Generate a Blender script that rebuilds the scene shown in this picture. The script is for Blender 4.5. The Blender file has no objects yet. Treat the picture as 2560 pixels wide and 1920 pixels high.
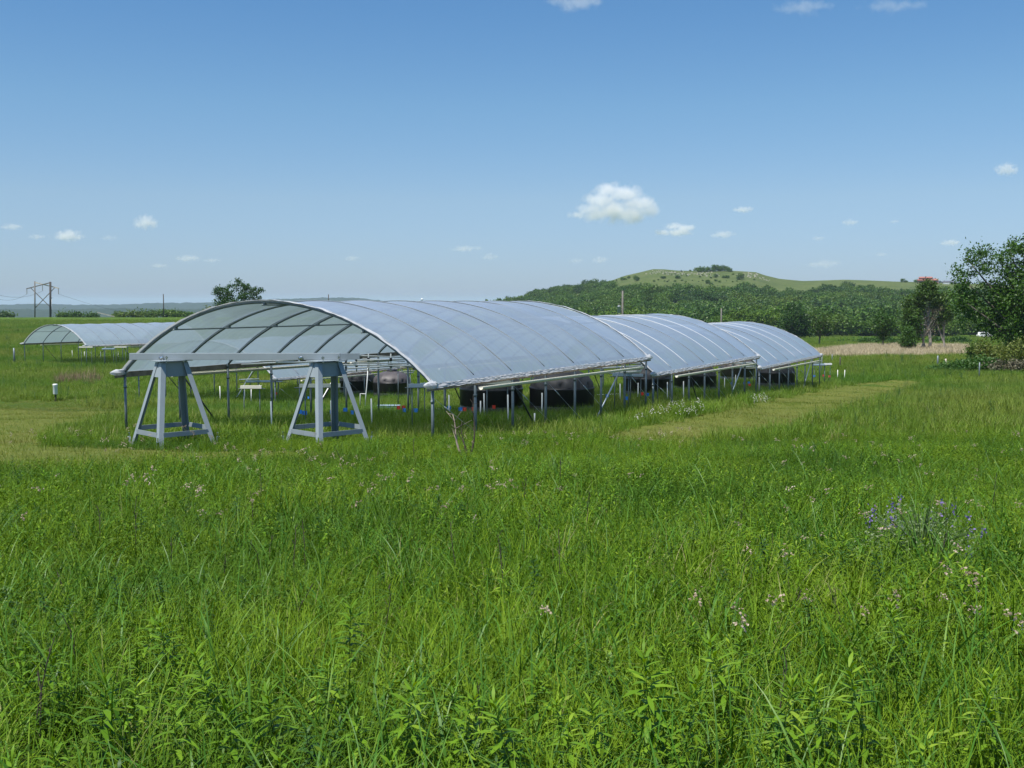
import bpy, math, random
import numpy as np
from mathutils import Vector, Matrix, noise as mnoise
R = math.radians
rng = np.random.default_rng(7)
random.seed(7)
C = bpy.context.scene
COL = C.collection
# ------------------------------------------------------------------ camera
CAMZ = 3.6
F = 38.0 / 36.0 * 2560.0
HOR = 757.0
PITCH = math.atan((960 - HOR) / F)
cd = bpy.data.cameras.new("camera"); cam = bpy.data.objects.new("camera", cd); COL.objects.link(cam)
cd.lens = 38; cd.sensor_width = 36; cd.sensor_fit = 'HORIZONTAL'
cd.clip_start = 0.1; cd.clip_end = 60000
cam.location = (0, 0, CAMZ); cam.rotation_euler = (math.pi / 2 - PITCH, 0, 0)
C.camera = cam
# ------------------------------------------------------------------ sky and sun
HAZE_D = 8.5e-5
SUN_EL, SUN_AZ = 66.0, 222.0           # azimuth clockwise from +Y (the view direction)
w = bpy.data.worlds.new("World"); C.world = w; w.use_nodes = True
wn = w.node_tree; wn.nodes.clear()
wo = wn.nodes.new('ShaderNodeOutputWorld'); bg = wn.nodes.new('ShaderNodeBackground')
sk = wn.nodes.new('ShaderNodeTexSky'); sk.sky_type = 'NISHITA'; sk.sun_disc = False
sk.sun_elevation = R(SUN_EL); sk.sun_rotation = R(SUN_AZ)
sk.altitude = 300; sk.air_density = 1.0; sk.dust_density = 0.4; sk.ozone_density = 3.0
bg.inputs['Strength'].default_value = 0.10
tcw = wn.nodes.new('ShaderNodeTexCoord'); sxyz = wn.nodes.new('ShaderNodeSeparateXYZ'); wn.links.new(tcw.outputs['Generated'], sxyz.inputs[0])
rmp = wn.nodes.new('ShaderNodeValToRGB'); wn.links.new(sxyz.outputs[2], rmp.inputs[0]); el_ = rmp.color_ramp.elements
SKY_TINT = [(0.0, (.47, .58, .88)), (.02, (.51, .62, .89)), (.093, (.68, .755, .86)), (.174, (.64, .82, .91)), (.255, (.54, .80, .95)), (.5, (.48, .76, 1.0))]
while len(el_) < len(SKY_TINT): el_.new(.5)
for q_, (p_, c_) in zip(el_, SKY_TINT): q_.position = p_; q_.color = (*c_, 1)
mulw = wn.nodes.new('ShaderNodeMix'); mulw.data_type = 'RGBA'; mulw.blend_type = 'MULTIPLY'; mulw.inputs[0].default_value = 1
wn.links.new(sk.outputs[0], mulw.inputs[6]); wn.links.new(rmp.outputs[0], mulw.inputs[7])
wn.links.new(mulw.outputs[2], bg.inputs[0]); wn.links.new(bg.outputs[0], wo.inputs[0])
sl = bpy.data.lights.new("sun", 'SUN'); sun = bpy.data.objects.new("sun", sl); COL.objects.link(sun)
sl.energy = 5.0; sl.angle = R(0.53); sl.color = (1.0, 0.95, 0.87)
sd = Vector((math.sin(R(SUN_AZ)) * math.cos(R(SUN_EL)), math.cos(R(SUN_AZ)) * math.cos(R(SUN_EL)), math.sin(R(SUN_EL))))
sun.rotation_euler = sd.to_track_quat('Z', 'Y').to_euler(); sun.location = (0, 0, 60)
C.view_settings.view_transform = 'Standard'; C.view_settings.look = 'None'
C.view_settings.exposure = 0.4; C.view_settings.gamma = 1.0; C.view_settings.use_curve_mapping = False
C.render.engine = 'CYCLES'
C.cycles.max_bounces = 8; C.cycles.transparent_max_bounces = 24; C.cycles.volume_bounces = 12
C.cycles.diffuse_bounces = 3; C.cycles.glossy_bounces = 3; C.cycles.transmission_bounces = 4
C.cycles.caustics_reflective = False; C.cycles.caustics_refractive = False

# ------------------------------------------------------------------ terrain
LP = np.array([(-80, -1.45), (0, -1.58), (4, -1.74), (10, -2.15), (16, -2.55), (21, -2.92), (25, -3.28), (30, -3.55), (36, -3.95),
      (45, -4.75), (57, -5.42), (70, -5.75), (110, -5.95), (150, -5.75), (250, -5.35), (450, -5.9), (520, -7.5), (700, -16), (1500, -48), (3000, -62), (20000, -70)])
RP = np.array([(-80, -1.45), (0, -1.58), (4, -1.74), (10, -2.15), (16, -2.55), (21, -2.92), (25, -3.22), (30, -3.5), (36, -3.68),
      (45, -4.15), (57, -4.75), (70, -5.15), (110, -5.65), (156, -6.7), (250, -9.0), (330, -10.9), (400, -12.4), (500, -13.5), (900, -20), (3000, -60), (20000, -70)])
def sstep(a, b, x):
    t = np.clip((x - a) / (b - a), 0, 1); return t * t * (3 - 2 * t)
def smooth_interp(P, d):
    return (np.interp(d * 0.96 - .3, P[:, 0], P[:, 1]) + np.interp(d, P[:, 0], P[:, 1]) + np.interp(d * 1.04 + .3, P[:, 0], P[:, 1])) / 3
def zt(x, y):
    x = np.asarray(x, float); y = np.asarray(y, float)
    s = x / np.maximum(y, 12)
    k = sstep(-0.14, 0.12, s)
    z = smooth_interp(LP, y) * (1 - k) + smooth_interp(RP, y) * k
    und = .05 * np.sin(x * .55 + 1.3 * np.sin(y * .21)) * np.sin(y * .47 + .8) + .03 * np.sin(x * 1.3 + y * .9)
    return CAMZ + z + und * np.clip(y / 6, .2, 1)
def project(x, y, z):
    """world -> pixel of the 2560x1920 frame"""
    dz = np.asarray(z, float) - CAMZ; y = np.asarray(y, float)
    fy = y * math.cos(PITCH) - dz * math.sin(PITCH)
    uy = dz * math.cos(PITCH) + y * math.sin(PITCH)
    fy = np.maximum(fy, .01)
    return 1280 + F * np.asarray(x, float) / fy, 960 - F * uy / fy
def at(px, py, d):
    """point at depth d (metres along the ground ahead) seen at pixel px,py"""
    a = (px - 1280) / F; b = (960 - py) / F
    y = math.cos(PITCH) + b * math.sin(PITCH); z = b * math.cos(PITCH) - math.sin(PITCH)
    return Vector((a * d / y, d, CAMZ + z * d / y))
_ds = np.concatenate([np.linspace(2, 60, 1200), np.linspace(60, 600, 2400)])
def ground_at(px, py, off=0.0):
    a = (px - 1280) / F; b = (960 - py) / F
    yy = math.cos(PITCH) + b * math.sin(PITCH); zz = b * math.cos(PITCH) - math.sin(PITCH)
    X = a * _ds / yy; Z = CAMZ + zz * _ds / yy
    g = zt(X, _ds) + off
    i = np.argmax(Z <= g)
    if not (Z <= g).any(): i = len(_ds) - 1
    return Vector((float(X[i]), float(_ds[i]), float(zt(X[i], _ds[i]))))
def ground_d(px, d):
    x = (px - 1280) / F * d * .9985
    return Vector((x, d, float(zt(x, d))))
def in_poly(px, py, poly):
    px = np.asarray(px); py = np.asarray(py); c = np.zeros(px.shape, bool)
    n = len(poly)
    for i in range(n):
        x0, y0 = poly[i]; x1, y1 = poly[(i + 1) % n]
        t = ((y0 > py) != (y1 > py)) & (px < (x1 - x0) * (py - y0) / ((y1 - y0) or 1e-9) + x0)
        c ^= t
    return c

# ------------------------------------------------------------------ materials
MATS = {}
def new_mat(name):
    m = bpy.data.materials.new(name); m.use_nodes = True; m.node_tree.nodes.clear(); return m, m.node_tree
def N(nt, t, **kw):
    n = nt.nodes.new(t)
    for k, v in kw.items():
        if k.startswith('i_'): n.inputs[k[2:].replace('_', ' ')].default_value = v
        else: setattr(n, k, v)
    return n
def ramp(nt, src, stops):
    r = N(nt, 'ShaderNodeValToRGB'); e = r.color_ramp.elements
    while len(e) < len(stops): e.new(.5)
    for q, (p, c) in zip(e, stops): q.position = p; q.color = (*c, 1)
    nt.links.new(src, r.inputs[0]); return r.outputs[0]
def noise_tex(nt, scale, detail=4, rough=.55, coord='pos', vec=None):
    n = N(nt, 'ShaderNodeTexNoise'); n.inputs['Scale'].default_value = scale; n.inputs['Detail'].default_value = detail; n.inputs['Roughness'].default_value = rough
    if vec is None:
        if coord == 'pos': vec = N(nt, 'ShaderNodeNewGeometry').outputs['Position']
        else: vec = N(nt, 'ShaderNodeTexCoord').outputs['Object']
    nt.links.new(vec, n.inputs['Vector']); return n.outputs[0]
def mixc(nt, f, a, b, mode='MIX'):
    m = N(nt, 'ShaderNodeMix', data_type='RGBA', blend_type=mode)
    if hasattr(f, 'node'): nt.links.new(f, m.inputs[0])
    else: m.inputs[0].default_value = f
    for i, c in ((6, a), (7, b)):
        if hasattr(c, 'node'): nt.links.new(c, m.inputs[i])
        else: m.inputs[i].default_value = (*c, 1)
    return m.outputs[2]
def surf(name, col, rough=.6, metal=0.0, var=.15, scale=6, bump=0.0, bscale=40, spec=.5, coord='obj'):
    m, nt = new_mat(name)
    o = N(nt, 'ShaderNodeOutputMaterial'); p = N(nt, 'ShaderNodeBsdfPrincipled')
    p.inputs['Roughness'].default_value = rough; p.inputs['Metallic'].default_value = metal
    p.inputs['Specular IOR Level'].default_value = spec
    f = noise_tex(nt, scale, coord=coord)
    lo = tuple(max(0, c * (1 - var)) for c in col); hi = tuple(min(1, c * (1 + var)) for c in col)
    nt.links.new(ramp(nt, f, [(.3, lo), (.7, hi)]), p.inputs['Base Color'])
    if bump:
        b = N(nt, 'ShaderNodeBump'); b.inputs['Strength'].default_value = bump; b.inputs['Distance'].default_value = .02
        nt.links.new(noise_tex(nt, bscale, coord=coord), b.inputs['Height']); nt.links.new(b.outputs[0], p.inputs['Normal'])
    nt.links.new(p.outputs[0], o.inputs[0]); MATS[name] = m; return m
def leafmat(name, stops, patch=None, trans=.35, rough=.5, spec=.35, patch_scale=.35, patch_amt=.5, patch2=None):
    """leaf or blade: colour differs from plant to plant and from patch to patch"""
    m, nt = new_mat(name)
    o = N(nt, 'ShaderNodeOutputMaterial'); p = N(nt, 'ShaderNodeBsdfPrincipled'); tr = N(nt, 'ShaderNodeBsdfTranslucent'); mx = N(nt, 'ShaderNodeMixShader')
    oi = N(nt, 'ShaderNodeObjectInfo'); ge = N(nt, 'ShaderNodeNewGeometry')
    add = N(nt, 'ShaderNodeMath', operation='MULTIPLY_ADD'); add.inputs[1].default_value = .5
    nt.links.new(oi.outputs['Random'], add.inputs[0])
    m2 = N(nt, 'ShaderNodeMath', operation='MULTIPLY'); m2.inputs[1].default_value = .5
    nt.links.new(ge.outputs['Random Per Island'], m2.inputs[0]); nt.links.new(m2.outputs[0], add.inputs[2])
    col = ramp(nt, add.outputs[0], stops)
    if patch:
        f = noise_tex(nt, patch_scale, 3, .6)
        mr = N(nt, 'ShaderNodeMapRange'); mr.inputs[1].default_value = .42; mr.inputs[2].default_value = .66; mr.inputs[4].default_value = patch_amt
        nt.links.new(f, mr.inputs[0]); col = mixc(nt, mr.outputs[0], col, patch)
    if patch2:
        f = noise_tex(nt, patch_scale * .8, 3, .6, vec=N(nt, 'ShaderNodeVectorMath', operation='ADD').outputs[0])
        va = f.node.inputs['Vector'].links[0].from_node; nt.links.new(ge.outputs['Position'], va.inputs[0]); va.inputs[1].default_value = (37, 11, 5)
        mr = N(nt, 'ShaderNodeMapRange'); mr.inputs[1].default_value = .48; mr.inputs[2].default_value = .66; mr.inputs[4].default_value = .75
        nt.links.new(f, mr.inputs[0]); col = mixc(nt, mr.outputs[0], col, patch2)
    p.inputs['Roughness'].default_value = rough; p.inputs['Specular IOR Level'].default_value = spec
    nt.links.new(col, p.inputs['Base Color'])
    hs = N(nt, 'ShaderNodeHueSaturation'); hs.inputs['Hue'].default_value = .485; hs.inputs['Saturation'].default_value = 1.1; hs.inputs['Value'].default_value = 1.25
    nt.links.new(col, hs.inputs['Color']); nt.links.new(hs.outputs[0], tr.inputs[0])
    mx.inputs[0].default_value = trans
    nt.links.new(p.outputs[0], mx.inputs[1]); nt.links.new(tr.outputs[0], mx.inputs[2]); nt.links.new(mx.outputs[0], o.inputs[0])
    MATS[name] = m; return m

G1, G2, G3 = (.018, .058, .003), (.084, .180, .008), (.205, .315, .020)
leafmat('grass', [(.0, G1), (.5, G2), (.82, G3), (.90, (.34, .31, .15))], patch=(.150, .245, .014), patch_amt=.6, patch2=(.036, .105, .012), trans=.20, spec=.10, rough=.55)
leafmat('grass_far', [(.0, (.046, .108, .010)), (.5, (.118, .222, .020)), (.82, (.195, .285, .036)), (.90, (.32, .29, .13))], patch=(.195, .225, .045), patch2=(.070, .165, .018), patch_scale=.07, patch_amt=.75, trans=.28, spec=.15)
leafmat('grass_broad', [(.0, (.034, .105, .010)), (.6, (.072, .185, .016)), (.95, (.17, .29, .050))], trans=.2, rough=.45, spec=.25)
leafmat('forb', [(.0, (.070, .165, .010)), (.6, (.140, .265, .015)), (.95, (.26, .37, .035))], trans=.25, rough=.5, spec=.15)
leafmat('forb_dark', [(.0, (.030, .085, .014)), (.6, (.05, .125, .02)), (.95, (.08, .17, .03))], trans=.3)
leafmat('mown', [(.0, (.090, .150, .013)), (.5, (.152, .200, .024)), (.95, (.24, .24, .058))], patch=(.10, .19, .013), patch2=(.20, .195, .045), patch_scale=.4, patch_amt=.7)
leafmat('dry_grass', [(.0, (.25, .21, .12)), (.5, (.40, .345, .215)), (.95, (.54, .48, .33))], trans=.2)
leafmat('dry_brown', [(.0, (.13, .085, .05)), (.5, (.22, .15, .09)), (.95, (.32, .24, .15))], trans=.15)
leafmat('petal_white', [(.0, (.62, .58, .52)), (1, (.85, .83, .78))], trans=.3)
leafmat('petal_pink', [(.0, (.28, .22, .13)), (.5, (.46, .36, .26)), (1, (.66, .57, .44))], trans=.3)
leafmat('petal_purple', [(.0, (.17, .12, .36)), (1, (.32, .25, .50))], trans=.3)
leafmat('grey_leaf', [(.0, (.16, .24, .09)), (1, (.30, .36, .18))], trans=.3)
leafmat('tree_leaf', [(.0, (.022, .062, .008)), (.5, (.042, .105, .012)), (1, (.075, .155, .022))], trans=.3)
leafmat('oak_leaf', [(.0, (.022, .062, .008)), (.5, (.044, .112, .012)), (1, (.085, .175, .022))], trans=.32)
leafmat('wood_leaf', [(.0, (.024, .066, .008)), (.4, (.060, .136, .010)), (.75, (.090, .182, .012)), (1, (.125, .205, .020))], trans=.25, patch=(.030, .080, .016), patch2=(.115, .180, .016), patch_scale=.035, patch_amt=.8)
leafmat('cedar_leaf', [(.0, (.016, .042, .012)), (1, (.035, .075, .02))], trans=.15)
leafmat('poplar_leaf', [(.0, (.036, .082, .012)), (.5, (.068, .128, .018)), (1, (.12, .18, .036))], trans=.25)
leafmat('shrub_leaf', [(.0, (.075, .12, .02)), (.5, (.12, .165, .03)), (1, (.19, .21, .05))], trans=.3)
leafmat('brown_twig_leaf', [(.0, (.10, .095, .055)), (1, (.19, .175, .11))], trans=.2)
leafmat('low_leaf', [(.0, (.026, .075, .006)), (.45, (.066, .145, .008)), (.8, (.138, .238, .012)), (1, (.27, .36, .035))], trans=.2, rough=.5, spec=.12, patch=(.19, .265, .015), patch2=(.045, .12, .015), patch_scale=.6, patch_amt=.7)
surf('bark', (.13, .11, .09), .9, bump=.5, bscale=8)
surf('pale_bark', (.30, .27, .23), .9, bump=.4, bscale=8)
surf('stalk', (.060, .045, .034), .9)
surf('pale_stalk', (.30, .24, .19), .9)
surf('green_stem', (.06, .11, .025), .7)
surf('grey_paint', (.27, .315, .335), .42, var=.06, scale=3, spec=.5)
surf('galvanized', (.17, .205, .215), .5, .35, var=.15, scale=9)
surf('galvanized_bright', (.55, .58, .60), .35, .7, var=.12, scale=9)
surf('dark_steel', (.05, .055, .055), .6, .3)
surf('chrome', (.8, .82, .84), .15, 1.0, var=.03)
surf('pvc', (.80, .80, .76), .4, var=.05)
surf('cream', (.72, .70, .58), .45, var=.06)
surf('pale_blue', (.34, .44, .54), .4, var=.08)
surf('blue_box', (.10, .22, .38), .5, var=.1)
surf('old_wood', (.25, .20, .15), .85, var=.4, scale=5, bump=.3)
surf('pole_wood', (.155, .145, .13), .9, var=.2, scale=2)
surf('dark_wood', (.06, .05, .045), .9, var=.2, scale=2)
surf('pale_wood', (.50, .45, .37), .85, var=.15, scale=2)
surf('black_plastic', (.020, .018, .019), .38, var=.2, scale=3, bump=.05, bscale=60, spec=.5)
surf('tank_dust_lit', (.070, .062, .062), .55, var=.3, scale=2)  # dusty dome; light falling on the tank top is lifted into its colour
surf('flag_blue', (.03, .22, .70), .5, var=.1); surf('flag_red', (.62, .05, .03), .5, var=.1)
surf('white_paint', (.80, .80, .78), .5, var=.03)
surf('red_roof', (.33, .125, .095), .7, var=.1, scale=.3); surf('red_wall', (.30, .15, .12), .8, var=.1, scale=.3)
surf('dark_roof', (.09, .10, .12), .7, var=.1, scale=.3); surf('grey_wall', (.28, .28, .28), .8, var=.1, scale=.3)
surf('glass_dark', (.03, .035, .04), .1, var=.05); surf('tyre', (.02, .02, .02), .8)
surf('insulator', (.22, .20, .18), .3); surf('transformer_grey', (.42, .46, .48), .4, .2)
surf('limestone', (.55, .50, .42), .9, var=.2, scale=.5)
surf('road', (.36, .33, .27), .95, var=.15, scale=.4, coord='pos')

def ground_mat(name, cols, scale=(.03, .4, 9.0), bump=.6):
    m, nt = new_mat(name); o = N(nt, 'ShaderNodeOutputMaterial'); p = N(nt, 'ShaderNodeBsdfPrincipled')
    p.inputs['Roughness'].default_value = .95; p.inputs['Specular IOR Level'].default_value = .1
    a = ramp(nt, noise_tex(nt, scale[0], 5, .6), [(.35, cols[0]), (.65, cols[1])])
    b = ramp(nt, noise_tex(nt, scale[1], 5, .65), [(.35, cols[0]), (.5, cols[1]), (.68, cols[2])])
    c = mixc(nt, .5, a, b)
    f = noise_tex(nt, scale[2], 3, .7)
    c = mixc(nt, .35, c, ramp(nt, f, [(.3, tuple(q * .35 for q in cols[0])), (.7, cols[2])]))
    nt.links.new(c, p.inputs['Base Color'])
    bm = N(nt, 'ShaderNodeBump'); bm.inputs['Strength'].default_value = bump; bm.inputs['Distance'].default_value = .15
    nt.links.new(f, bm.inputs['Height']); nt.links.new(bm.outputs[0], p.inputs['Normal'])
    nt.links.new(p.outputs[0], o.inputs[0]); MATS[name] = m; return m
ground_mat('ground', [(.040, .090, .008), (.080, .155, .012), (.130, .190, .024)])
def shaded_thatch_near(mat, y0, y1, col):  # shade of the gaps between grass blades put into the near ground's thatch colour
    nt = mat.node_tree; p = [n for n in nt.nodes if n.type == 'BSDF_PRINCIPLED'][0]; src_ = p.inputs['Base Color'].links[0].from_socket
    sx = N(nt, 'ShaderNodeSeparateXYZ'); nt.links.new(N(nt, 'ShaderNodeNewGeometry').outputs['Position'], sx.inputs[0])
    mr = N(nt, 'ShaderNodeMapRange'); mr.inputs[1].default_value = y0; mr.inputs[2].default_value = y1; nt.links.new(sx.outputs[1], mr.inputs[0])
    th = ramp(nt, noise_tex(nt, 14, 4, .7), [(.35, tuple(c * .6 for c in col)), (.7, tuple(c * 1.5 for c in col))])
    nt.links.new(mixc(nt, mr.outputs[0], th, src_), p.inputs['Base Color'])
shaded_thatch_near(MATS['ground'], 26, 70, (.034, .036, .016))
ground_mat('mown_ground', [(.085, .120, .019), (.135, .162, .030), (.195, .195, .050)], scale=(.06, .5, 7.0))
ground_mat('dry_ground', [(.27, .235, .13), (.40, .345, .21), (.47, .41, .27)], scale=(.05, .3, 4.0))
ground_mat('hill_grass', [(.048, .085, .019), (.098, .138, .034), (.155, .165, .068)], scale=(.010, .045, .3))
ground_mat('far_wood', [(.012, .028, .014), (.022, .044, .020), (.055, .072, .042)], scale=(.002, .010, .035), bump=1.0)

def film_mat(name, clear, col_d, col_t, share_t, gl, fres, rough, var=.06, bump=.25):
    m, nt = new_mat(name); o = N(nt, 'ShaderNodeOutputMaterial')
    t = N(nt, 'ShaderNodeBsdfTransparent'); t.inputs[0].default_value = (.93, .96, .97, 1)
    d = N(nt, 'ShaderNodeBsdfDiffuse'); d.inputs[0].default_value = (*col_d, 1)
    l = N(nt, 'ShaderNodeBsdfTranslucent'); l.inputs[0].default_value = (*col_t, 1)
    g = N(nt, 'ShaderNodeBsdfGlossy'); g.inputs['Roughness'].default_value = rough; g.inputs[0].default_value = (.92, .95, .98, 1)
    a = N(nt, 'ShaderNodeMixShader'); a.inputs[0].default_value = share_t
    nt.links.new(d.outputs[0], a.inputs[1]); nt.links.new(l.outputs[0], a.inputs[2])
    b = N(nt, 'ShaderNodeMixShader')
    mpg = N(nt, 'ShaderNodeVectorMath', operation='MULTIPLY'); mpg.inputs[1].default_value = (4.5, .35, .35); nt.links.new(N(nt, 'ShaderNodeTexCoord').outputs['Object'], mpg.inputs[0])
    nf = noise_tex(nt, 1.3, 6, .65, vec=mpg.outputs[0]); mr = N(nt, 'ShaderNodeMapRange'); mr.inputs[1].default_value = .3; mr.inputs[2].default_value = .7
    mr.inputs[3].default_value = 1 - clear - var; mr.inputs[4].default_value = min(1, 1 - clear + var); nt.links.new(nf, mr.inputs[0]); nt.links.new(mr.outputs[0], b.inputs[0])
    nt.links.new(t.outputs[0], b.inputs[1]); nt.links.new(a.outputs[0], b.inputs[2])
    c = N(nt, 'ShaderNodeMixShader')
    fr = N(nt, 'ShaderNodeLayerWeight'); fr.inputs[0].default_value = .5
    pw = N(nt, 'ShaderNodeMath', operation='POWER'); pw.inputs[1].default_value = 4.0; nt.links.new(fr.outputs['Facing'], pw.inputs[0])
    ma = N(nt, 'ShaderNodeMath', operation='MULTIPLY_ADD', use_clamp=True); ma.inputs[1].default_value = fres; ma.inputs[2].default_value = gl
    nt.links.new(pw.outputs[0], ma.inputs[0]); nt.links.new(ma.outputs[0], c.inputs[0])
    nt.links.new(b.outputs[0], c.inputs[1]); nt.links.new(g.outputs[0], c.inputs[2])
    bm = N(nt, 'ShaderNodeBump'); bm.inputs['Strength'].default_value = bump; bm.inputs['Distance'].default_value = .02
    nt.links.new(noise_tex(nt, 5, 3), bm.inputs['Height']); nt.links.new(bm.outputs[0], g.inputs['Normal'])
    nt.links.new(c.outputs[0], o.inputs[0]); MATS[name] = m
film_mat('film', .23, (.425, .525, .61), (.41, .53, .60), .44, .07, .7, .40, .08)
film_mat('film_edge', .12, (.70, .72, .73), (.66, .68, .69), .35, .02, .35, .3)
film_mat('film_crease', .05, (.27, .31, .34), (.3, .34, .36), .3, .01, .12, .5)
film_mat('glint_crease', .05, (.78, .80, .82), (.7, .72, .74), .3, .02, .25, .4)  # white colour stands in for sun glinting along the ribs

# ------------------------------------------------------------------ mesh building
class MB:
    def __init__(s): s.v = []; s.f = []; s.mi = []; s.n = 0
    def add(s, v, f, mi=0):
        b = s.n; s.v.extend([tuple(q) for q in v]); s.f.extend([tuple(i + b for i in q) for q in f]); s.mi.extend([mi] * len(f)); s.n += len(v)
    def box(s, c, size, rot=None, mi=0):
        hx, hy, hz = size[0] / 2, size[1] / 2, size[2] / 2
        P = [Vector((x, y, z)) for z in (-hz, hz) for y in (-hy, hy) for x in (-hx, hx)]
        if rot is not None: P = [rot @ q for q in P]
        c = Vector(c); P = [q + c for q in P]
        s.add(P, [(0, 2, 3, 1), (4, 5, 7, 6), (0, 1, 5, 4), (2, 6, 7, 3), (0, 4, 6, 2), (1, 3, 7, 5)], mi)
    def bar(s, a, b, wx, wy, up=(0, 0, 1), mi=0):
        a = Vector(a); b = Vector(b); d = b - a; L = d.length; z = d.normalized()
        x = Vector(up).cross(z)
        if x.length < 1e-3: x = Vector((1, 0, 0)).cross(z)
        x.normalize(); y = z.cross(x)
        m = Matrix((x, y, z)).transposed()
        s.box((a + b) / 2, (wx, wy, L), m, mi)
    def tube(s, pts, r, n=8, cap=True, mi=0):
        pts = [Vector(p) for p in pts]; k = len(pts)
        rr = [r] * k if not hasattr(r, '__len__') else r
        V = []; prev = None
        for i, p in enumerate(pts):
            t = (pts[min(i + 1, k - 1)] - pts[max(i - 1, 0)]).normalized()
            if prev is None:
                x = t.orthogonal().normalized()
            else:
                x = prev - t * prev.dot(t)
                x = x.normalized() if x.length > 1e-5 else t.orthogonal().normalized()
            prev = x; y = t.cross(x)
            for j in range(n):
                a = 2 * math.pi * j / n; V.append(p + (x * math.cos(a) + y * math.sin(a)) * rr[i])
        Fc = [(i * n + j, i * n + (j + 1) % n, (i + 1) * n + (j + 1) % n, (i + 1) * n + j) for i in range(k - 1) for j in range(n)]
        if cap: Fc += [tuple(range(n - 1, -1, -1)), tuple(range((k - 1) * n, k * n))]
        s.add(V, Fc, mi)
    def lathe(s, prof, n=24, c=(0, 0, 0), mi=0):
        V = [(c[0] + r * math.cos(2 * math.pi * j / n), c[1] + r * math.sin(2 * math.pi * j / n), c[2] + z) for r, z in prof for j in range(n)]
        Fc = [(i * n + j, i * n + (j + 1) % n, (i + 1) * n + (j + 1) % n, (i + 1) * n + j) for i in range(len(prof) - 1) for j in range(n)]
        Fc += [tuple(range(n - 1, -1, -1)), tuple(range((len(prof) - 1) * n, len(prof) * n))]
        s.add(V, Fc, mi)
    def build(s, name, mat, parent=None, smooth=False, bevel=0.0):
        return mesh_obj(name, s.v, s.f, mat, parent, smooth, s.mi, bevel)
def mesh_obj(name, v, f, mat, parent=None, smooth=False, mi=None, bevel=0.0):
    me = bpy.data.meshes.new(name); me.from_pydata([tuple(q) for q in v], [], f)
    for m in ([mat] if isinstance(mat, str) else mat): me.materials.append(MATS[m])
    if mi is not None and any(mi): me.polygons.foreach_set('material_index', mi)
    if smooth: me.polygons.foreach_set('use_smooth', [True] * len(me.polygons))
    me.update()
    o = bpy.data.objects.new(name, me); COL.objects.link(o)
    if parent is not None: o.parent = parent
    if bevel:
        b = o.modifiers.new('bevel', 'BEVEL'); b.width = bevel; b.segments = 2; b.limit_method = 'ANGLE'
    return o
def np_mesh(name, V, Q, mat, parent=None, link=True):
    """fast mesh from numpy: V (n,3), Q (m,4) quads or (m,3)"""
    me = bpy.data.meshes.new(name); n = len(V); m, k = Q.shape
    me.vertices.add(n); me.vertices.foreach_set('co', np.ascontiguousarray(V, np.float32).ravel())
    me.loops.add(m * k); me.loops.foreach_set('vertex_index', np.ascontiguousarray(Q, np.int32).ravel())
    me.polygons.add(m); me.polygons.foreach_set('loop_start', np.arange(0, m * k, k, dtype=np.int32))
    me.update(calc_edges=True); me.validate()
    me.materials.append(MATS[mat])
    o = bpy.data.objects.new(name, me)
    if link: COL.objects.link(o)
    if parent is not None: o.parent = parent
    return o
def tag(o, label=None, cat=None, group=None, kind=None):
    if label: o['label'] = label
    if cat: o['category'] = cat
    if group: o['group'] = group
    if kind: o['kind'] = kind
    return o
def thing(name, label, cat, loc=(0, 0, 0), rz=0.0, group=None):
    o = bpy.data.objects.new(name, None); COL.objects.link(o); o.location = loc; o.rotation_euler = (0, 0, rz)
    o.empty_display_size = .3
    return tag(o, label, cat, group)
def dup(root, loc, rz, label=None, group=None, scale=1.0):
    r = root.copy(); COL.objects.link(r); r.location = loc; r.rotation_euler = (0, 0, rz); r.scale = (scale,) * 3 if not hasattr(scale, '__len__') else scale
    if label: r['label'] = label
    if group: r['group'] = group
    for ch in list(root.children):
        c = ch.copy(); COL.objects.link(c); c.parent = r
        for g in ch.children:
            d = g.copy(); COL.objects.link(d); d.parent = c
    return r

# ------------------------------------------------------------------ ground sheet
def grid_sheet(name, ds, ss, zfun, mat, off=40.0):
    D, S = np.meshgrid(ds, ss, indexing='ij')
    X = S * (np.maximum(D, 0) + off); Y = D; Z = zfun(X, Y)
    V = np.stack([X, Y, Z], -1).reshape(-1, 3)
    n, m = D.shape
    i = np.arange(n - 1)[:, None] * m + np.arange(m - 1)[None]
    Q = np.stack([i, i + 1, i + m + 1, i + m], -1).reshape(-1, 4)
    o = np_mesh(name, V, Q, mat); o.data.polygons.foreach_set('use_smooth', [True] * len(Q)); o['kind'] = 'structure'
    return o
ds = np.concatenate([np.linspace(-80, 0, 12, endpoint=False), np.linspace(0, 60, 90, endpoint=False), np.geomspace(60, 15000, 110)])
grid_sheet('ground', ds, np.linspace(-1.3, 1.3, 161), zt, 'ground')

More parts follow.
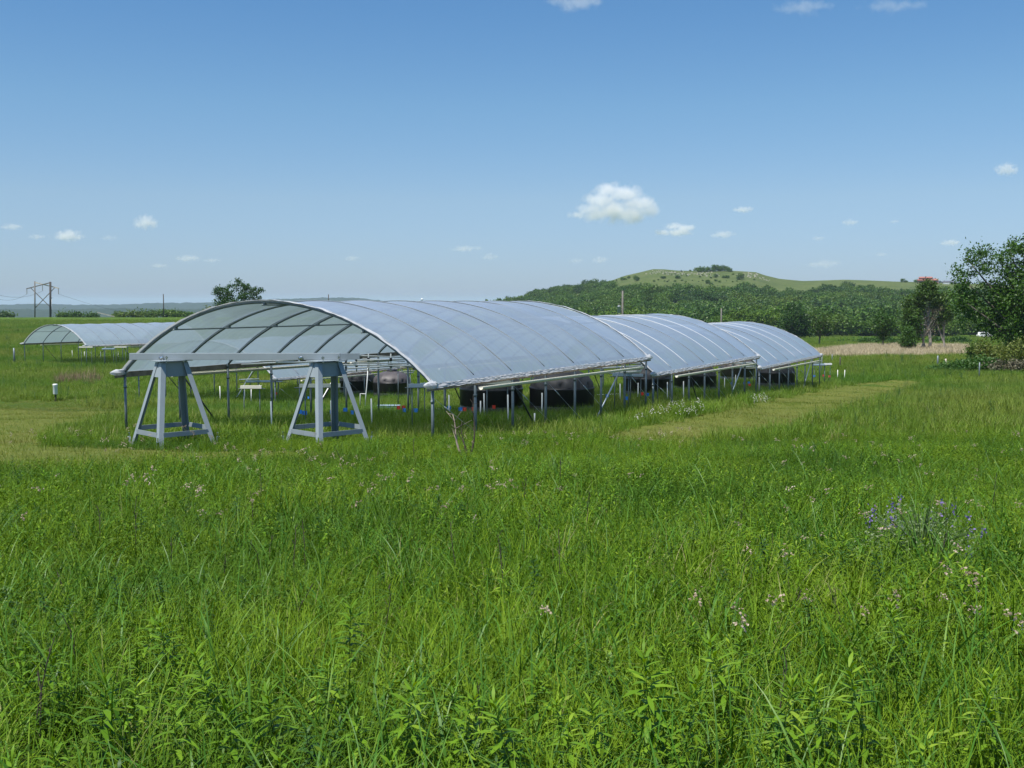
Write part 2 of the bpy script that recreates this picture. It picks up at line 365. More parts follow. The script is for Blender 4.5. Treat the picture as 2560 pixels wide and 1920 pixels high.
# mown ground: the strip in front of the shelters and the path past them
MOWN_A = [(-700, 1175), (-700, 1003), (0, 1003), (200, 1001), (330, 1001), (210, 1014), (330, 1030), (440, 1042), (300, 1056), (200, 1068), (116, 1090), (100, 1118),
          (420, 1131), (720, 1134), (900, 1140), (880, 1152), (400, 1178), (150, 1190), (-700, 1200)]
MOWN_B = [(1470, 1104), (1500, 1093), (1620, 1065), (1851, 1018), (2083, 968), (2233, 950), (2320, 955), (2206, 1006), (1975, 1072), (1730, 1118), (1560, 1126)]
def in_mown(px, py): return in_poly(px, py, MOWN_A) | in_poly(px, py, MOWN_B)
def patch_sheet(name, poly, mat, step, dz, xr, yr):
    xs = np.arange(xr[0], xr[1], step); ys = np.arange(yr[0], yr[1], step)
    X, Y = np.meshgrid(xs, ys, indexing='ij'); Z = zt(X, Y)
    px, py = project(X + step / 2, Y + step / 2, zt(X + step / 2, Y + step / 2))
    jit = 6 * np.sin(X * 1.7 + Y) + 4 * np.sin(Y * 2.3 - X * .6)
    ins = in_poly(px + jit, py + jit * .3, poly)[:-1, :-1]
    n, m = X.shape
    i = np.arange(n - 1)[:, None] * m + np.arange(m - 1)[None]
    Q = np.stack([i, i + m, i + m + 1, i + 1], -1)[ins]
    used = np.unique(Q); remap = -np.ones(n * m, int); remap[used] = np.arange(len(used))
    V = np.stack([X, Y, Z + dz], -1).reshape(-1, 3)[used]
    o = np_mesh(name, V, remap[Q], mat); o.data.polygons.foreach_set('use_smooth', [True] * len(Q)); o['kind'] = 'structure'
    return o
patch_sheet('mown_path', MOWN_A, 'mown_ground', .4, .03, (-34, 4), (16, 50))
patch_sheet('mown_path', MOWN_B, 'mown_ground', .4, .03, (0, 34), (16, 80))
DRY = [(1940, 893), (2010, 882), (2090, 870), (2170, 863), (2290, 861), (2420, 866), (2470, 878), (2440, 890), (2300, 892), (2150, 894), (2000, 897)]
patch_sheet('dry_grass_field', DRY, 'dry_ground', 1.2, .05, (28, 90), (100, 190))

# road far to the right, in front of the wood
def ribbon(name, pts, wdt, dz, mat):
    V = []; 
    for i, p in enumerate(pts):
        t = (Vector(pts[min(i + 1, len(pts) - 1)]) - Vector(pts[max(i - 1, 0)])); nrm = Vector((-t.y, t.x)).normalized() * wdt / 2
        for s in (-1, 1):
            x, y = p[0] + nrm.x * s, p[1] + nrm.y * s; V.append((x, y, float(zt(x, y)) + dz))
    Fc = [(2 * i, 2 * i + 1, 2 * i + 3, 2 * i + 2) for i in range(len(pts) - 1)]
    o = mesh_obj(name, V, Fc, mat); o['kind'] = 'structure'; return o
ribbon('road', [(x, 338 + 6 * math.sin(x * .02)) for x in np.linspace(30, 320, 60)], 5.5, .25, 'road')

# ------------------------------------------------------------------ the hill on the right and the far hills
SIL = np.array([(1100, 772), (1180, 768), (1255, 762), (1300, 752), (1350, 736), (1420, 726), (1500, 714), (1530, 701), (1560, 690), (1600, 681), (1630, 673.5), (1660, 674), (1690, 677), (1740, 678),
    (1800, 678), (1840, 678), (1887, 681), (1910, 689), (1946, 697.5), (2004, 703), (2051, 701.5), (2110, 699.5), (2169, 701.5), (2240, 704.5), (2298, 705.5), (2357, 707), (2480, 712), (2700, 722), (3000, 745), (3400, 765)])
HD0, HD1 = 430.0, 1000.0
def hill_z(x, y):
    px = 1280 + F * x / y
    top = (HOR - np.interp(px, SIL[:, 0], SIL[:, 1])) / F * HD1
    base = np.interp(px, [900, 1300, 1600, 2600, 3400], [-24, -20, -16, -15, -18])
    t = (y - HD0) / (HD1 - HD0)
    prof = np.interp(t, [-.2, 0, .25, .5, .75, .92, 1.0, 1.3, 2.0, 3.0], [-.15, 0, .16, .40, .66, .90, 1.0, .98, .7, .0])
    und = 1.5 * np.sin(x * .021 + y * .013) * np.sin(y * .017 - x * .009) * np.clip(np.minimum(t * 4, (1 - t) * 4), 0, 1)
    return CAMZ + base + (top - base) * prof + und
hds = np.concatenate([np.linspace(380, 1000, 70, endpoint=False), np.linspace(1000, 2100, 24)])
hpx = np.linspace(950, 3400, 260)
Dh, Ph = np.meshgrid(hds, hpx, indexing='ij'); Xh = (Ph - 1280) / F * Dh
Zh = hill_z(Xh, Dh); n_, m_ = Dh.shape
edge = sstep(950, 1150, Ph); Zh = Zh * edge + (CAMZ - 40) * (1 - edge)
i_ = np.arange(n_ - 1)[:, None] * m_ + np.arange(m_ - 1)[None]
hill = np_mesh('hill', np.stack([Xh, Dh, Zh], -1).reshape(-1, 3), np.stack([i_, i_ + 1, i_ + m_ + 1, i_ + m_], -1).reshape(-1, 4), 'hill_grass')
hill.data.polygons.foreach_set('use_smooth', [True] * len(hill.data.polygons)); hill['kind'] = 'structure'

def far_ridge(name, d, prof, base, seed, lump):
    px = np.linspace(prof[0][0], prof[-1][0], 900); P = np.array(prof)
    top = (HOR - np.interp(px, P[:, 0], P[:, 1])) / F * d
    rows = np.linspace(0, 1, 14); V = []
    g = np.random.default_rng(seed)
    for r in rows:
        dd = d * (.72 + .28 * r) if r < 1 else d
        z = base + (top - base) * (r ** 1.4)
        nz = np.array([mnoise.noise(Vector((q * .05, r * 6, seed))) + .6 * mnoise.noise(Vector((q * .16, r * 12, seed + 3))) for q in px])
        z = z + nz * lump * (.4 + .6 * r)
        V.append(np.stack([(px - 1280) / F * dd, np.full_like(px, dd), CAMZ + z], -1))
    V.append(np.stack([(px - 1280) / F * d * 1.3, np.full_like(px, d * 1.3), np.full_like(px, CAMZ + base - 50)], -1))
    V = np.concatenate(V); n, m = len(rows) + 1, len(px)
    i = np.arange(n - 1)[:, None] * m + np.arange(m - 1)[None]
    o = np_mesh(name, V, np.stack([i, i + 1, i + m + 1, i + m], -1).reshape(-1, 4), 'far_wood')
    o['kind'] = 'structure'; return o
far_ridge('far_hills', 3200, [(-900, 772), (-300, 770), (0, 772), (150, 774), (300, 770), (450, 773), (560, 771), (800, 776), (1100, 780), (1500, 785), (2400, 790)], -58, 11, 3.0)
far_ridge('far_ridge', 5200, [(-1500, 760), (-300, 757), (0, 762), (100, 759), (200, 762), (300, 761), (400, 757), (500, 756.5), (560, 755), (640, 748), (720, 747), (820, 744), (880, 744), (930, 748), (990, 757), (1080, 763), (1300, 768), (2500, 772), (3500, 775)], -60, 5, 3.5)
# ------------------------------------------------------------------ rain-out shelters
SPAN, LEN, SAG, NH = 9.6, 13.9, 1.86, 8
AR = ((SPAN / 2) ** 2 + SAG ** 2) / (2 * SAG); A0 = math.asin(SPAN / 2 / AR)
def arc_pt(t, off=0.0):
    """t in -1 (near, right foot) .. 1 (left foot): y, z above the eave"""
    a = t * A0; r = AR + off
    return SPAN / 2 + r * math.sin(a), r * math.cos(a) - (AR - SAG)
def shelter(corner, u, eave, label, seed, far=False, braces=True, gutter=True, wires=True):
    g = np.random.default_rng(seed)
    th = math.atan2(u[1], u[0]); cu, su = math.cos(th), math.sin(th)
    z0 = float(zt(corner[0], corner[1]))
    root = thing('rain_shelter', label, 'greenhouse shelter', (corner[0], corner[1], z0), th, 'arched film shelters in the field')
    E = CAMZ + eave - z0
    def gz(x, y):
        return float(zt(corner[0] + cu * x - su * y, corner[1] + su * x + cu * y)) - z0
    hx = [LEN * i / (NH - 1) for i in range(NH)]
    # film
    nx, nt_ = (NH - 1) * (4 if far else 8), 48
    V = []
    for i in range(nx + 1):
        x = -.06 + (LEN + .12) * i / nx; fr = (x / LEN * (NH - 1)) % 1.0
        for j in range(nt_ + 1):
            t = -1.01 + 2.02 * j / nt_
            sag = -.045 * math.sin(math.pi * fr) ** 2 * (1 - abs(t) ** 4 * .5)
            ridge = .06 * mnoise.noise(Vector((x * .25, t * 2, seed)))
            cr = .012 * mnoise.noise(Vector((x * 2.1, t * 9, seed + 5)))
            y, z = arc_pt(t, .045 + sag + cr); V.append((x, y, E + z + ridge * (1 - t * t)))
    m = nt_ + 1
    Fc = [(i * m + j, (i + 1) * m + j, (i + 1) * m + j + 1, i * m + j + 1) for i in range(nx) for j in range(nt_)]
    mesh_obj('film_cover', V, Fc, 'film', root, True)
    # hoops with their own posts
    for k, x in enumerate(hx):
        b = MB(); b.tube([(x, *[q + (E if n else 0) for n, q in enumerate(arc_pt(t))]) for t in np.linspace(-1, 1, 33)], .031, 8)
        b.build('hoop', 'galvanized', root, True)
        # the film is pulled over every hoop: a crease, on some ribs painted white as sun glint
        b = MB(); b.tube([(x, arc_pt(t, .052)[0], E + arc_pt(t, .052)[1]) for t in np.linspace(-.98, .98, 41)], .014, 6)
        b.build('film_crease', 'glint_crease' if seed in (2, 3) and k in (1, 2, 4, 5) else 'film_crease', root, True)
        for y, s in ((0, -1), (SPAN, 1)):
            b = MB(); yb = y
            b.tube([(x, yb, gz(x, yb) - .3), (x, yb, E - .02)], .036, 10)
            b.tube([(x, yb, E - .42), (x, yb, E - .36)], .046, 10)
            b.tube([(x, yb, E - .10), (x, yb, E + .03)], .043, 10)
            b.build('post', 'galvanized', root, True)
    for t in (-.58, 0, .58):
        b = MB(); y, z = arc_pt(t, -.06); b.tube([(-.1, y, E + z), (LEN + .1, y, E + z)], .02, 6); pu = b.build('purlin', 'galvanized', root, True)
        for x in hx:
            b = MB(); b.box((x, y, E + z + .02), (.09, .05, .07)); b.build('clip', 'galvanized', pu)
    # weathered eave boards
    for y in (-.045, SPAN + .045):
        for k in range(3):
            x0, x1 = -.30 + k * (LEN + .6) / 3, -.30 + (k + 1) * (LEN + .6) / 3 - .012
            b = MB(); b.box(((x0 + x1) / 2, y, E - .06), (x1 - x0, .04, .15)); b.build('eave_board', 'old_wood', root, bevel=.005)
    # crumpled film ends
    def crumple(path, nrm, wid, name):
        V = []; k = len(path); nn = 7
        for i, p in enumerate(path):
            for j in range(nn):
                q = j / (nn - 1) - .5
                d = mnoise.noise(Vector((i * .63, j * 1.9, seed + 11))) * .026 + .014 * mnoise.noise(Vector((i * 1.7, j * 3, seed)))
                V.append((p[0] + nrm[i][0] * d + wid[i][0] * q, p[1] + nrm[i][1] * d + wid[i][1] * q, p[2] + nrm[i][2] * d + wid[i][2] * q + (.02 * mnoise.noise(Vector((i * .35, 3, seed))))))
        Fc = [(i * nn + j, (i + 1) * nn + j, (i + 1) * nn + j + 1, i * nn + j + 1) for i in range(k - 1) for j in range(nn - 1)]
        mesh_obj(name, V, Fc, 'film_edge', root, False)
    ts = np.linspace(-1.0, 1.0, 90)
    for x in (-.05, LEN + .05):
        P = [(x, arc_pt(t, .06)[0], E + arc_pt(t, .06)[1]) for t in ts]
        Nn = [(0, math.sin(t * A0), math.cos(t * A0)) for t in ts]
        crumple(P, [(0, n[1] * .5, n[2] * .5) for n in Nn], [(.16, 0, 0)] * len(P), 'film_hem')
    xs = np.linspace(-.25, LEN + .25, 150)
    for y, s in ((-.09, -1), (SPAN + .09, 1)):
        crumple([(x, y, E - .02) for x in xs], [(0, s * .9, 0)] * len(xs), [(0, s * .05, -.11)] * len(xs), 'film_hem')
    # corner bundles of bunched film
    for x in (-.15, LEN + .15):
        for y, s in ((-.05, -1), (SPAN + .05, 1)):
            b = MB(); V = []
            for i in range(7):
                for j in range(8):
                    a = 2 * math.pi * j / 8; r = .09 * math.sin(math.pi * (i + .6) / 7.2) * (1 + .6 * mnoise.noise(Vector((i * 1.3, j * 1.9, seed + x + y))))
                    V.append((x + (i - 3) * .10, y + math.cos(a) * r, E + .0 + math.sin(a) * r))
            b.add(V, [(i * 8 + j, i * 8 + (j + 1) % 8, (i + 1) * 8 + (j + 1) % 8, (i + 1) * 8 + j) for i in range(6) for j in range(8)])
            b.build('film_knot', 'film_edge', root)
    if gutter:
        for y, s in ((-.20, -1), (SPAN + .20, 1)):
            b = MB(); V = []; n = 9; L0, L1 = 1.9, LEN - .9
            for x in (L0, L1):
                dz = -.16 - .11 * (x / LEN)
                for j in range(n):
                    a = math.pi * j / (n - 1); V.append((x, y + .065 * math.cos(a), E + dz - .075 * math.sin(a)))
                for j in range(n):
                    a = math.pi * (n - 1 - j) / (n - 1); V.append((x, y + .06 * math.cos(a), E + dz - .068 * math.sin(a) + .004))
            q = 2 * n
            b.add(V, [(j, (j + 1) % q, q + (j + 1) % q, q + j) for j in range(q)] + [tuple(range(q)), tuple(range(2 * q - 1, q - 1, -1))])
            b.build('gutter', 'cream', root)
            b = MB(); x = L1 - .1; b.tube([(x, y, E - .3), (x, y + .02, E - .42), (x - .1, y - s * 1.1, E - .5)], .045, 8); b.build('downpipe', 'pvc', root, True)
    if braces:
        for (xa, ya, xb, yb, mt) in ((hx[2], .05, hx[3] - .35, .05, 'dark_steel'), (hx[6], .05, hx[5] - .45, .05, 'galvanized_bright'), (hx[1], SPAN - .05, hx[2] - .3, SPAN - .05, 'dark_steel'),
                                 (hx[5], SPAN - .05, hx[4] - .3, SPAN - .05, 'dark_steel')):
            b = MB(); b.tube([(xa, ya, E - .12), (xb, yb, gz(xb, yb) - .1)], .024, 7); b.build('brace', mt, root, True)
    if wires:
        for k in range(0, 7):
            for y, s in ((0, -1), (SPAN, 1)):
                if s > 0 or k in (1, 5): continue
                x = hx[k]; b = MB(); p0 = Vector((x, y + s * .03, E - .3)); p1 = Vector((x + 1.35, y + s * .75, gz(x + 1.35, y + s * .75) - .05))
                b.tube([p0, p1], .003, 4)
                q = p0.lerp(p1, .18); q2 = p0.lerp(p1, .30); b.tube([q, q.lerp(q2, .3), q.lerp(q2, .7), q2], [.008, .016, .016, .008], 6)
                b.build('guy_wire', 'galvanized_bright', root, True)
    return root
U = (0.458, 0.889)
shelter((-1.80, 24.4), U, -1.85, 'largest nearest arched shelter of clear film, behind the grey trestles', 1)
shelter((4.90, 37.4), U, -2.45, 'middle arched film shelter with bright ribs, between the nearest and the last of the row', 2)
shelter((11.70, 51.0), U, -3.05, 'last arched film shelter at the right end of the row, in front of the wood', 3)
shelter((-12.2, 55.5), U, -3.90, 'arched film shelter of the back row, seen under the nearest shelter', 4, True)
shelter((-39.4, 100.0), (.543, .84), -3.95, 'small far arched film shelter alone in the left field', 5, True)

# ------------------------------------------------------------------ black water tanks
def make_tank(label):
    t = thing('water_tank', label, 'water tank', (0, 0, 0), 0, 'black water tanks by the shelters')
    b = MB(); r = 1.1
    b.lathe([(r * .99, -.25), (r, .0), (r, .35), (r * .985, .37), (r * .985, .40), (r, .42), (r, .90), (r * 1.012, .93), (r * 1.012, .97), (r * .99, 1.0)], 48)
    b.build('wall', 'black_plastic', t, True)
    # dome with pressed-in scoops at the shoulder
    V = []; n = 72; rows = 12
    for i in range(rows + 1):
        q = i / rows; a = q * math.pi / 2 * .86; rr = r * .985 * math.cos(a); z = 1.0 + .60 * math.sin(a) / math.sin(math.pi / 2 * .86)
        for j in range(n):
            an = 2 * math.pi * j / n; k = abs(((j / n * 6) % 1) - .5) * 2
            rib = .028 * max(0, 1 - (1 - k) * 6) * (1 - q * .4)
            sc = max(0, 1 - ((1 - k) - .5) ** 2 / .012 - ((q - .08) / .17) ** 2) 
            dent = -.10 * math.sqrt(sc) if sc > 0 else 0
            V.append(((rr + rib + dent) * math.cos(an), (rr + rib + dent) * math.sin(an), z + rib * .6))
    mesh_obj('dome', V, [(i * n + j, i * n + (j + 1) % n, (i + 1) * n + (j + 1) % n, (i + 1) * n + j) for i in range(rows) for j in range(n)] + [tuple(range(rows * n, (rows + 1) * n))], 'tank_dust_lit', t, True)
    b = MB(); b.lathe([(.30, 1.55), (.30, 1.66), (.26, 1.69), (.06, 1.71)], 24, (0, 0, 0)); 
    b.build('lid', 'black_plastic', t, True)
    b = MB(); b.tube([(-r * .3, -r * .94, .12), (-r * .36, -r * 1.12, .12)], .05, 10); b.tube([(-r * .36, -r * 1.12, .12), (-r * .4, -r * 1.16, .12)], .07, 10); b.build('outlet_valve', 'pvc', t, True)
    return t
TANKS = [(1228, 161, 2.2, 'black water tank with pale tray across its dome, left of the nearest pair'), (1405, 165, 2.2, 'black domed water tank, right of the pair under the nearest shelter'),
   (1619, 121, 2.2, 'black water tank behind the corner where nearest and middle shelters meet'), (1740, 106, 2.2, 'black domed water tank at the right under the middle shelter'),
   (1846, 86, 2.2, 'black water tank between middle and last shelter, left of its pair'), (1941, 97, 2.2, 'black domed water tank under the last shelter, rightmost of all'),
   (893, 92, 2.2, 'far black water tank half behind the right trestle leg'), (979, 96, 2.2, 'far black domed water tank right of the right trestle, behind the white standpipe'),
   (348, 44, 2.2, 'small distant black water tank behind the film shelter in the left field')]
tk = make_tank(TANKS[0][3])
for i, (px, wpx, D, lab) in enumerate(TANKS):
    d = F * D / wpx + D * .3; p = ground_d(px, d)
    if i == 0: tk.location = p; tk.rotation_euler = (0, 0, .3)
    else: dup(tk, p, .3 + i * .4, lab)

# ------------------------------------------------------------------ grey trestles and beam
TD = 24.0; TZ = CAMZ - 1.145 * TD / 21.5
def make_trestle(label, loc):
    H = TZ - loc[2]
    t = thing('trestle', label, 'trestle', loc, R(45) - .02, 'grey trestles carrying the beam')
    bx, by, tx, ty = .70, .70, .31, .13
    LEGS = [(-1, -1), (1, -1), (1, 1), (-1, 1)]
    def pt(sx, sy, q): return Vector((sx * (bx + (tx - bx) * q), sy * (by + (ty - by) * q), H * q))
    for sx, sy in LEGS:
        b = MB(); a0, a1 = pt(sx, sy, -.03), pt(sx, sy, .985); wd = .118; th = .012
        # angle iron: two flanges meeting at the corner
        V = []
        for p in (a0, a1):
            V += [p, p + Vector((-sx * wd, 0, 0)), p + Vector((-sx * wd, -sy * th, 0)), p + Vector((-sx * th, -sy * th, 0)), p + Vector((-sx * th, -sy * wd, 0)), p + Vector((0, -sy * wd, 0))]
        Fc = [(j, (j + 1) % 6, 6 + (j + 1) % 6, 6 + j) for j in range(6)] + [tuple(range(5, -1, -1)), tuple(range(6, 12))]
        b.add(V, Fc); lg = b.build('leg', 'grey_paint', t, bevel=.003)
        b = MB(); f = pt(sx, sy, .02); out = Vector((sx, sy, 0)).normalized()
        b.box(f + out * .02 + Vector((0, 0, .10)), (.05, .05, .22)); b.tube([f + out * .035 + Vector((0, 0, -.05)), f + out * .02 + Vector((0, 0, .30))], .014, 8)
        b.tube([f + out * .02 + Vector((0, 0, .2)), f + out * .055 + Vector((0, 0, .2))], .009, 6)
        b.build('anchor_bracket', 'chrome', lg, bevel=.004)
    # gusset plates at the top of each side
    q0 = .82
    for i in range(4):
        s0, s1 = LEGS[i], LEGS[(i + 1) % 4]
        A, B = pt(*s0, q0), pt(*s1, q0); Cc, Dd = pt(*s1, .985), pt(*s0, .985)
        n = (B - A).cross(Dd - A).normalized() * .006
        inn = -n * 2.4
        if i in (0, 2):                                  # the long plates hang upright inside the legs
            s_ = -1 if i == 0 else 1; yv = s_ * (ty - .015); A = Vector((A.x * .86, yv, A.z)); B = Vector((B.x * .86, yv, B.z)); Cc = Vector((Cc.x, yv, Cc.z)); Dd = Vector((Dd.x, yv, Dd.z)); n = Vector((0, -s_ * .006, 0)) if False else (B - A).cross(Dd - A).normalized() * .006; inn = Vector((0, 0, 0))
        V = [A + inn, B + inn, Cc + inn, Dd + inn, A + inn - n, B + inn - n, Cc + inn - n, Dd + inn - n]
        mesh_obj('gusset_plate', V, [(0, 1, 2, 3), (7, 6, 5, 4), (0, 4, 5, 1), (1, 5, 6, 2), (2, 6, 7, 3), (3, 7, 4, 0)], 'grey_paint', t)
    for i in range(4):
        s0, s1 = LEGS[i], LEGS[(i + 1) % 4]
        q = .19 + (.035 if i in (1, 2) else 0); A, B = pt(*s0, q), pt(*s1, q); d = (B - A).normalized()
        b = MB(); b.bar(A + d * .10, B - d * .10, .012, .105, (0, 0, 1)); br = b.build('brace', 'grey_paint', t, bevel=.002)
    b = MB(); b.box((0, 0, H + .002), (tx * 2 + .16, ty * 2 + .20, .016)); b.build('top_plate', 'grey_paint', t, bevel=.003)
    b = MB()
    for sx in (-1, 1): b.tube([(sx * .20, -.16, H - .03), (sx * .20, -.16, H + .11)], .012, 8); b.box((sx * .20, -.16, H + .075), (.05, .05, .03))
    b.build('clamp', 'chrome', t)
    return t
gl = ground_d(427, TD)
make_trestle('left grey steel trestle under the beam, beside the shelter corner', gl)
make_trestle('right grey steel trestle under the beam, left of the clear eave corner', ground_d(815, TD - .1))
bm = thing('beam', 'long pale grey steel beam lying across the two trestles', 'beam', (-5.95, TD - .02, TZ + .012), R(.0))
b = MB(); x0, x1 = -2.55, 2.13
b.box(((x0 + x1) / 2, 0, .075), (x1 - x0, .012, .146)); bw = b.build('web', 'grey_paint', bm, bevel=.003)
for z in (.006, .144):
    b = MB(); b.box(((x0 + x1) / 2, .05, z), (x1 - x0, .11, .010)); b.build('flange', 'grey_paint', bm, bevel=.003)
b = MB(); b.bar((x1 - .01, .004, .074), (x1 + .42, .11, .074), .012, .14, (0, 0, 1)); b.build('end_plate', 'grey_paint', bm, bevel=.003)
b = MB()
for x in (-1.83, 1.26): b.box((x, -.02, .045), (.10, .05, .06)); b.tube([(x - .02, -.055, .045), (x + .03, -.055, .07)], .02, 8); b.tube([(x + .03, -.02, .0), (x + .03, -.03, .10)], .012, 6)
b.build('clamp', 'chrome', bm, bevel=.006)

# ------------------------------------------------------------------ white stakes
STK = [  # px, top py, base py, label
 (1123, 987, 1037, 'thin white stake in front of the white ground pipe, right of the clear eave corner'),
 (1211, 983, 1034, 'white stake against the left black tank, beside the second eave post'),
 (1201, 1002, 1036, 'short thin white stake just left of the stake at the left black tank'),
 (1271, 986, 1047, 'tallest white stake before the gap between the nearest two black tanks'),
 (1355, 982, 1031, 'white stake against the left side of the right near tank'),
 (1337, 1033, 1051, 'very short white stake low in grass beside the dark brace'),
 (1551, 959, 997, 'white stake right of the near tanks, at the end of the white pipe'),
 (1595, 957, 993, 'white stake before the left tank of the middle shelter'),
 (680, 1003, 1063, 'white stake nearest the left foot of the right trestle'),
 (790, 997, 1050, 'white stake seen between the legs of the right trestle, left one'),
 (830, 1001, 1058, 'white stake behind the middle leg of the right trestle'),
 (930, 996, 1056, 'white stake just right of the right trestle, beside the standpipe'),
 (689, 963, 988, 'distant white stake beside the corner post of the back row shelter'),
 (865, 968, 996, 'distant white stake in front of the far left black tank'),
 (1669, 955, 996, 'white stake at the seam between two black tanks of middle shelter, left one'),
 (1709, 953, 996, 'white stake before the right black tank of the middle shelter'),
 (1811, 944, 970, 'white stake right of the bright brace of the middle shelter'),
 (1838, 937, 965, 'white stake before the left black tank of the last shelter'),
 (1925, 936, 968, 'white stake before the rightmost black tank'),
 (2094, 925, 944, 'left one of two white stakes standing out in the open right of the row'),
 (2111, 925, 944, 'right one of two white stakes standing out in the open right of the row'),
 (181, 876, 892, 'white stake under the left field shelter, near its left corner'),
 (211, 879, 895, 'white stake at the near corner post of the left field shelter'),
 (252, 879, 896, 'white stake beside the near right side of the left field shelter'),
 (296, 879, 894, 'white stake under the right half of the left field shelter'),
 (551, 965, 1003, 'white stake behind the left trestle, in open grass under the nearest shelter'),
 (612, 973, 997, 'white stake below the white crossed pipes'),
 (628, 966, 1003, 'white stake right of the white crossed pipes')]
st0 = None
for px, ty, by, lab in STK:
    p = ground_at(px, by, .22); d = p.y; H = (by - ty) * d / F + .22
    b = MB(); b.tube([(0, 0, -.1), (random.uniform(-.02, .02), 0, H)], .021, 8)
    tag(b.build('plastic_stake', 'pvc', None, True), lab, 'stake', 'white plastic stakes around the shelters').location = p

# ------------------------------------------------------------------ pin flags
FL = [(746, 1033, 'b', 'blue pin flag left of the right trestle, the left of two'), (756, 1036, 'b', 'blue pin flag left of the right trestle, the right of two'), (825, 1033, 'b', 'blue pin flag seen between the legs of the right trestle'),
 (795, 1035, 'r', 'red pin flag between the legs of the right trestle'), (858, 1027, 'b', 'blue pin flag behind the right leg of the right trestle'), (877, 1034, 'b', 'blue pin flag just right of the right trestle leg'),
 (1007, 1028, 'b', 'blue pin flag beside the right end of the blue box'), (992, 1021, 'r', 'red pin flag at the right end of the blue box, left one'), (1004, 1021, 'r', 'red pin flag right of the blue box, farther one'),
 (1034, 1029, 'b', 'blue pin flag at the left end of the white ground pipe'), (1118, 1021, 'b', 'blue pin flag behind the middle of the white ground pipe'), (1146, 1026, 'b', 'blue pin flag at the right end of the white ground pipe'),
 (1156, 1026, 'r', 'red pin flag right of the white ground pipe, before the left tank'), (1179, 1025, 'r', 'red pin flag in front of the left near tank'), (1230, 1020, 'r', 'red pin flag low against the middle of the left near tank'),
 (1514, 990, 'b', 'blue pin flag at the white pipe right of the near tanks'), (1560, 997, 'b', 'blue pin flag in the grass below the white pipe end'), (1614, 987, 'b', 'blue pin flag before the left tank of the middle shelter'),
 (1601, 985, 'r', 'red pin flag before the left tank of the middle shelter'), (1827, 956, 'b', 'blue pin flag before the left tank of the last shelter, left one'), (1858, 956, 'b', 'blue pin flag before the left tank of the last shelter, middle one'),
 (1869, 954, 'b', 'blue pin flag before the left tank of the last shelter, right one'), (1912, 953, 'b', 'blue pin flag against the rightmost black tank'), (1871, 960, 'r', 'red pin flag before the left tank of the last shelter'),
 (2033, 937, 'b', 'blue pin flag under the end of the last shelter'), (2056, 936, 'r', 'red pin flag right of the last shelter, left one'), (2071, 938, 'r', 'red pin flag right of the last shelter, right one'),
 (687, 981, 'r', 'distant red pin flag beside the back row shelter corner'), (769, 992, 'b', 'distant blue pin flag left of the right trestle top'), (863, 980, 'r', 'distant red pin flag before the far left black tank')]
fproto = {}
for px, py, c, lab in FL:
    p = ground_at(px, py + 9, .26); H = .26 + 9 * p.y / F + .08
    if (c) not in fproto:
        t = thing('pin_flag', lab, 'flag', p, 0, 'blue pin flags in the grass' if c == 'b' else 'red pin flags in the grass')
        b = MB(); b.tube([(0, 0, -.1), (0, 0, .46)], .004, 5); b.build('wire', 'galvanized', t)
        V = []; 
        for i in range(5):
            for s in (0, 1): V.append((i * .034, .018 * math.sin(i * 1.6), .35 + .12 * s))
        V += [(x, y + .003, z) for x, y, z in V]
        Fq = [(2 * i, 2 * i + 2, 2 * i + 3, 2 * i + 1) for i in range(4)] + [(10 + 2 * i + 1, 10 + 2 * i + 3, 10 + 2 * i + 2, 10 + 2 * i) for i in range(4)]
        mesh_obj('flag', V, Fq, 'flag_blue' if c == 'b' else 'flag_red', t); fproto[c] = t; t.rotation_euler = (0, 0, random.uniform(-.6, .6))
    else:
        dup(fproto[c], p, random.uniform(-.8, .8), lab, None, 1.0)

# ------------------------------------------------------------------ collector troughs on stands
TR = [(800, 968, 940, 100, 'cream', 'cream rain trough on a stand behind the middle of the right trestle'), (1243, 960, 33, 68, 'cream', 'cream rain trough in front of the left near tank dome'),
 (975 + 80, 968, 30, 66, 'pale_blue', 'pale blue rain trough just left of the clear eave corner'), (1077 + 10, 965, 34, 70, 'pale_blue', 'pale blue rain trough tucked behind the clear eave corner post'),
 (1555, 940, 36, 46, 'pale_blue', 'pale blue rain trough right of the right near tank'), (1590, 941, 42, 34, 'pale_blue', 'pale blue rain trough at the left end of middle shelter'),
 (628, 971, 36, 52, 'cream', 'cream rain trough crossing the white diagonal pipe'), (215, 869, 96, 34, 'cream', 'cream rain trough at the near corner of left field shelter'),
 (271, 873, 97, 30, 'pale_blue', 'pale blue rain trough beside the left field shelter'), (301, 869, 98, 30, 'cream', 'cream rain trough at the right of left field shelter'),
 (2050, 913, 66, 32, 'pale_blue', 'pale blue rain trough right of the last shelter'), (2070, 912, 66, 18, 'white_paint', 'short white rain trough at the far right end of the row'),
 (1660, 937, 41, 40, 'cream', 'cream rain trough across the left tank of the middle shelter'), (1875, 921, 62, 28, 'cream', 'cream rain trough above the left tank of the last shelter'),
 (1010, 918, 52, 40, 'cream', 'cream rain trough behind the standpipe, above the far tanks'), (660, 955, 60, 90, 'pale_blue', 'long pale blue trough under the eave of the back row shelter')]
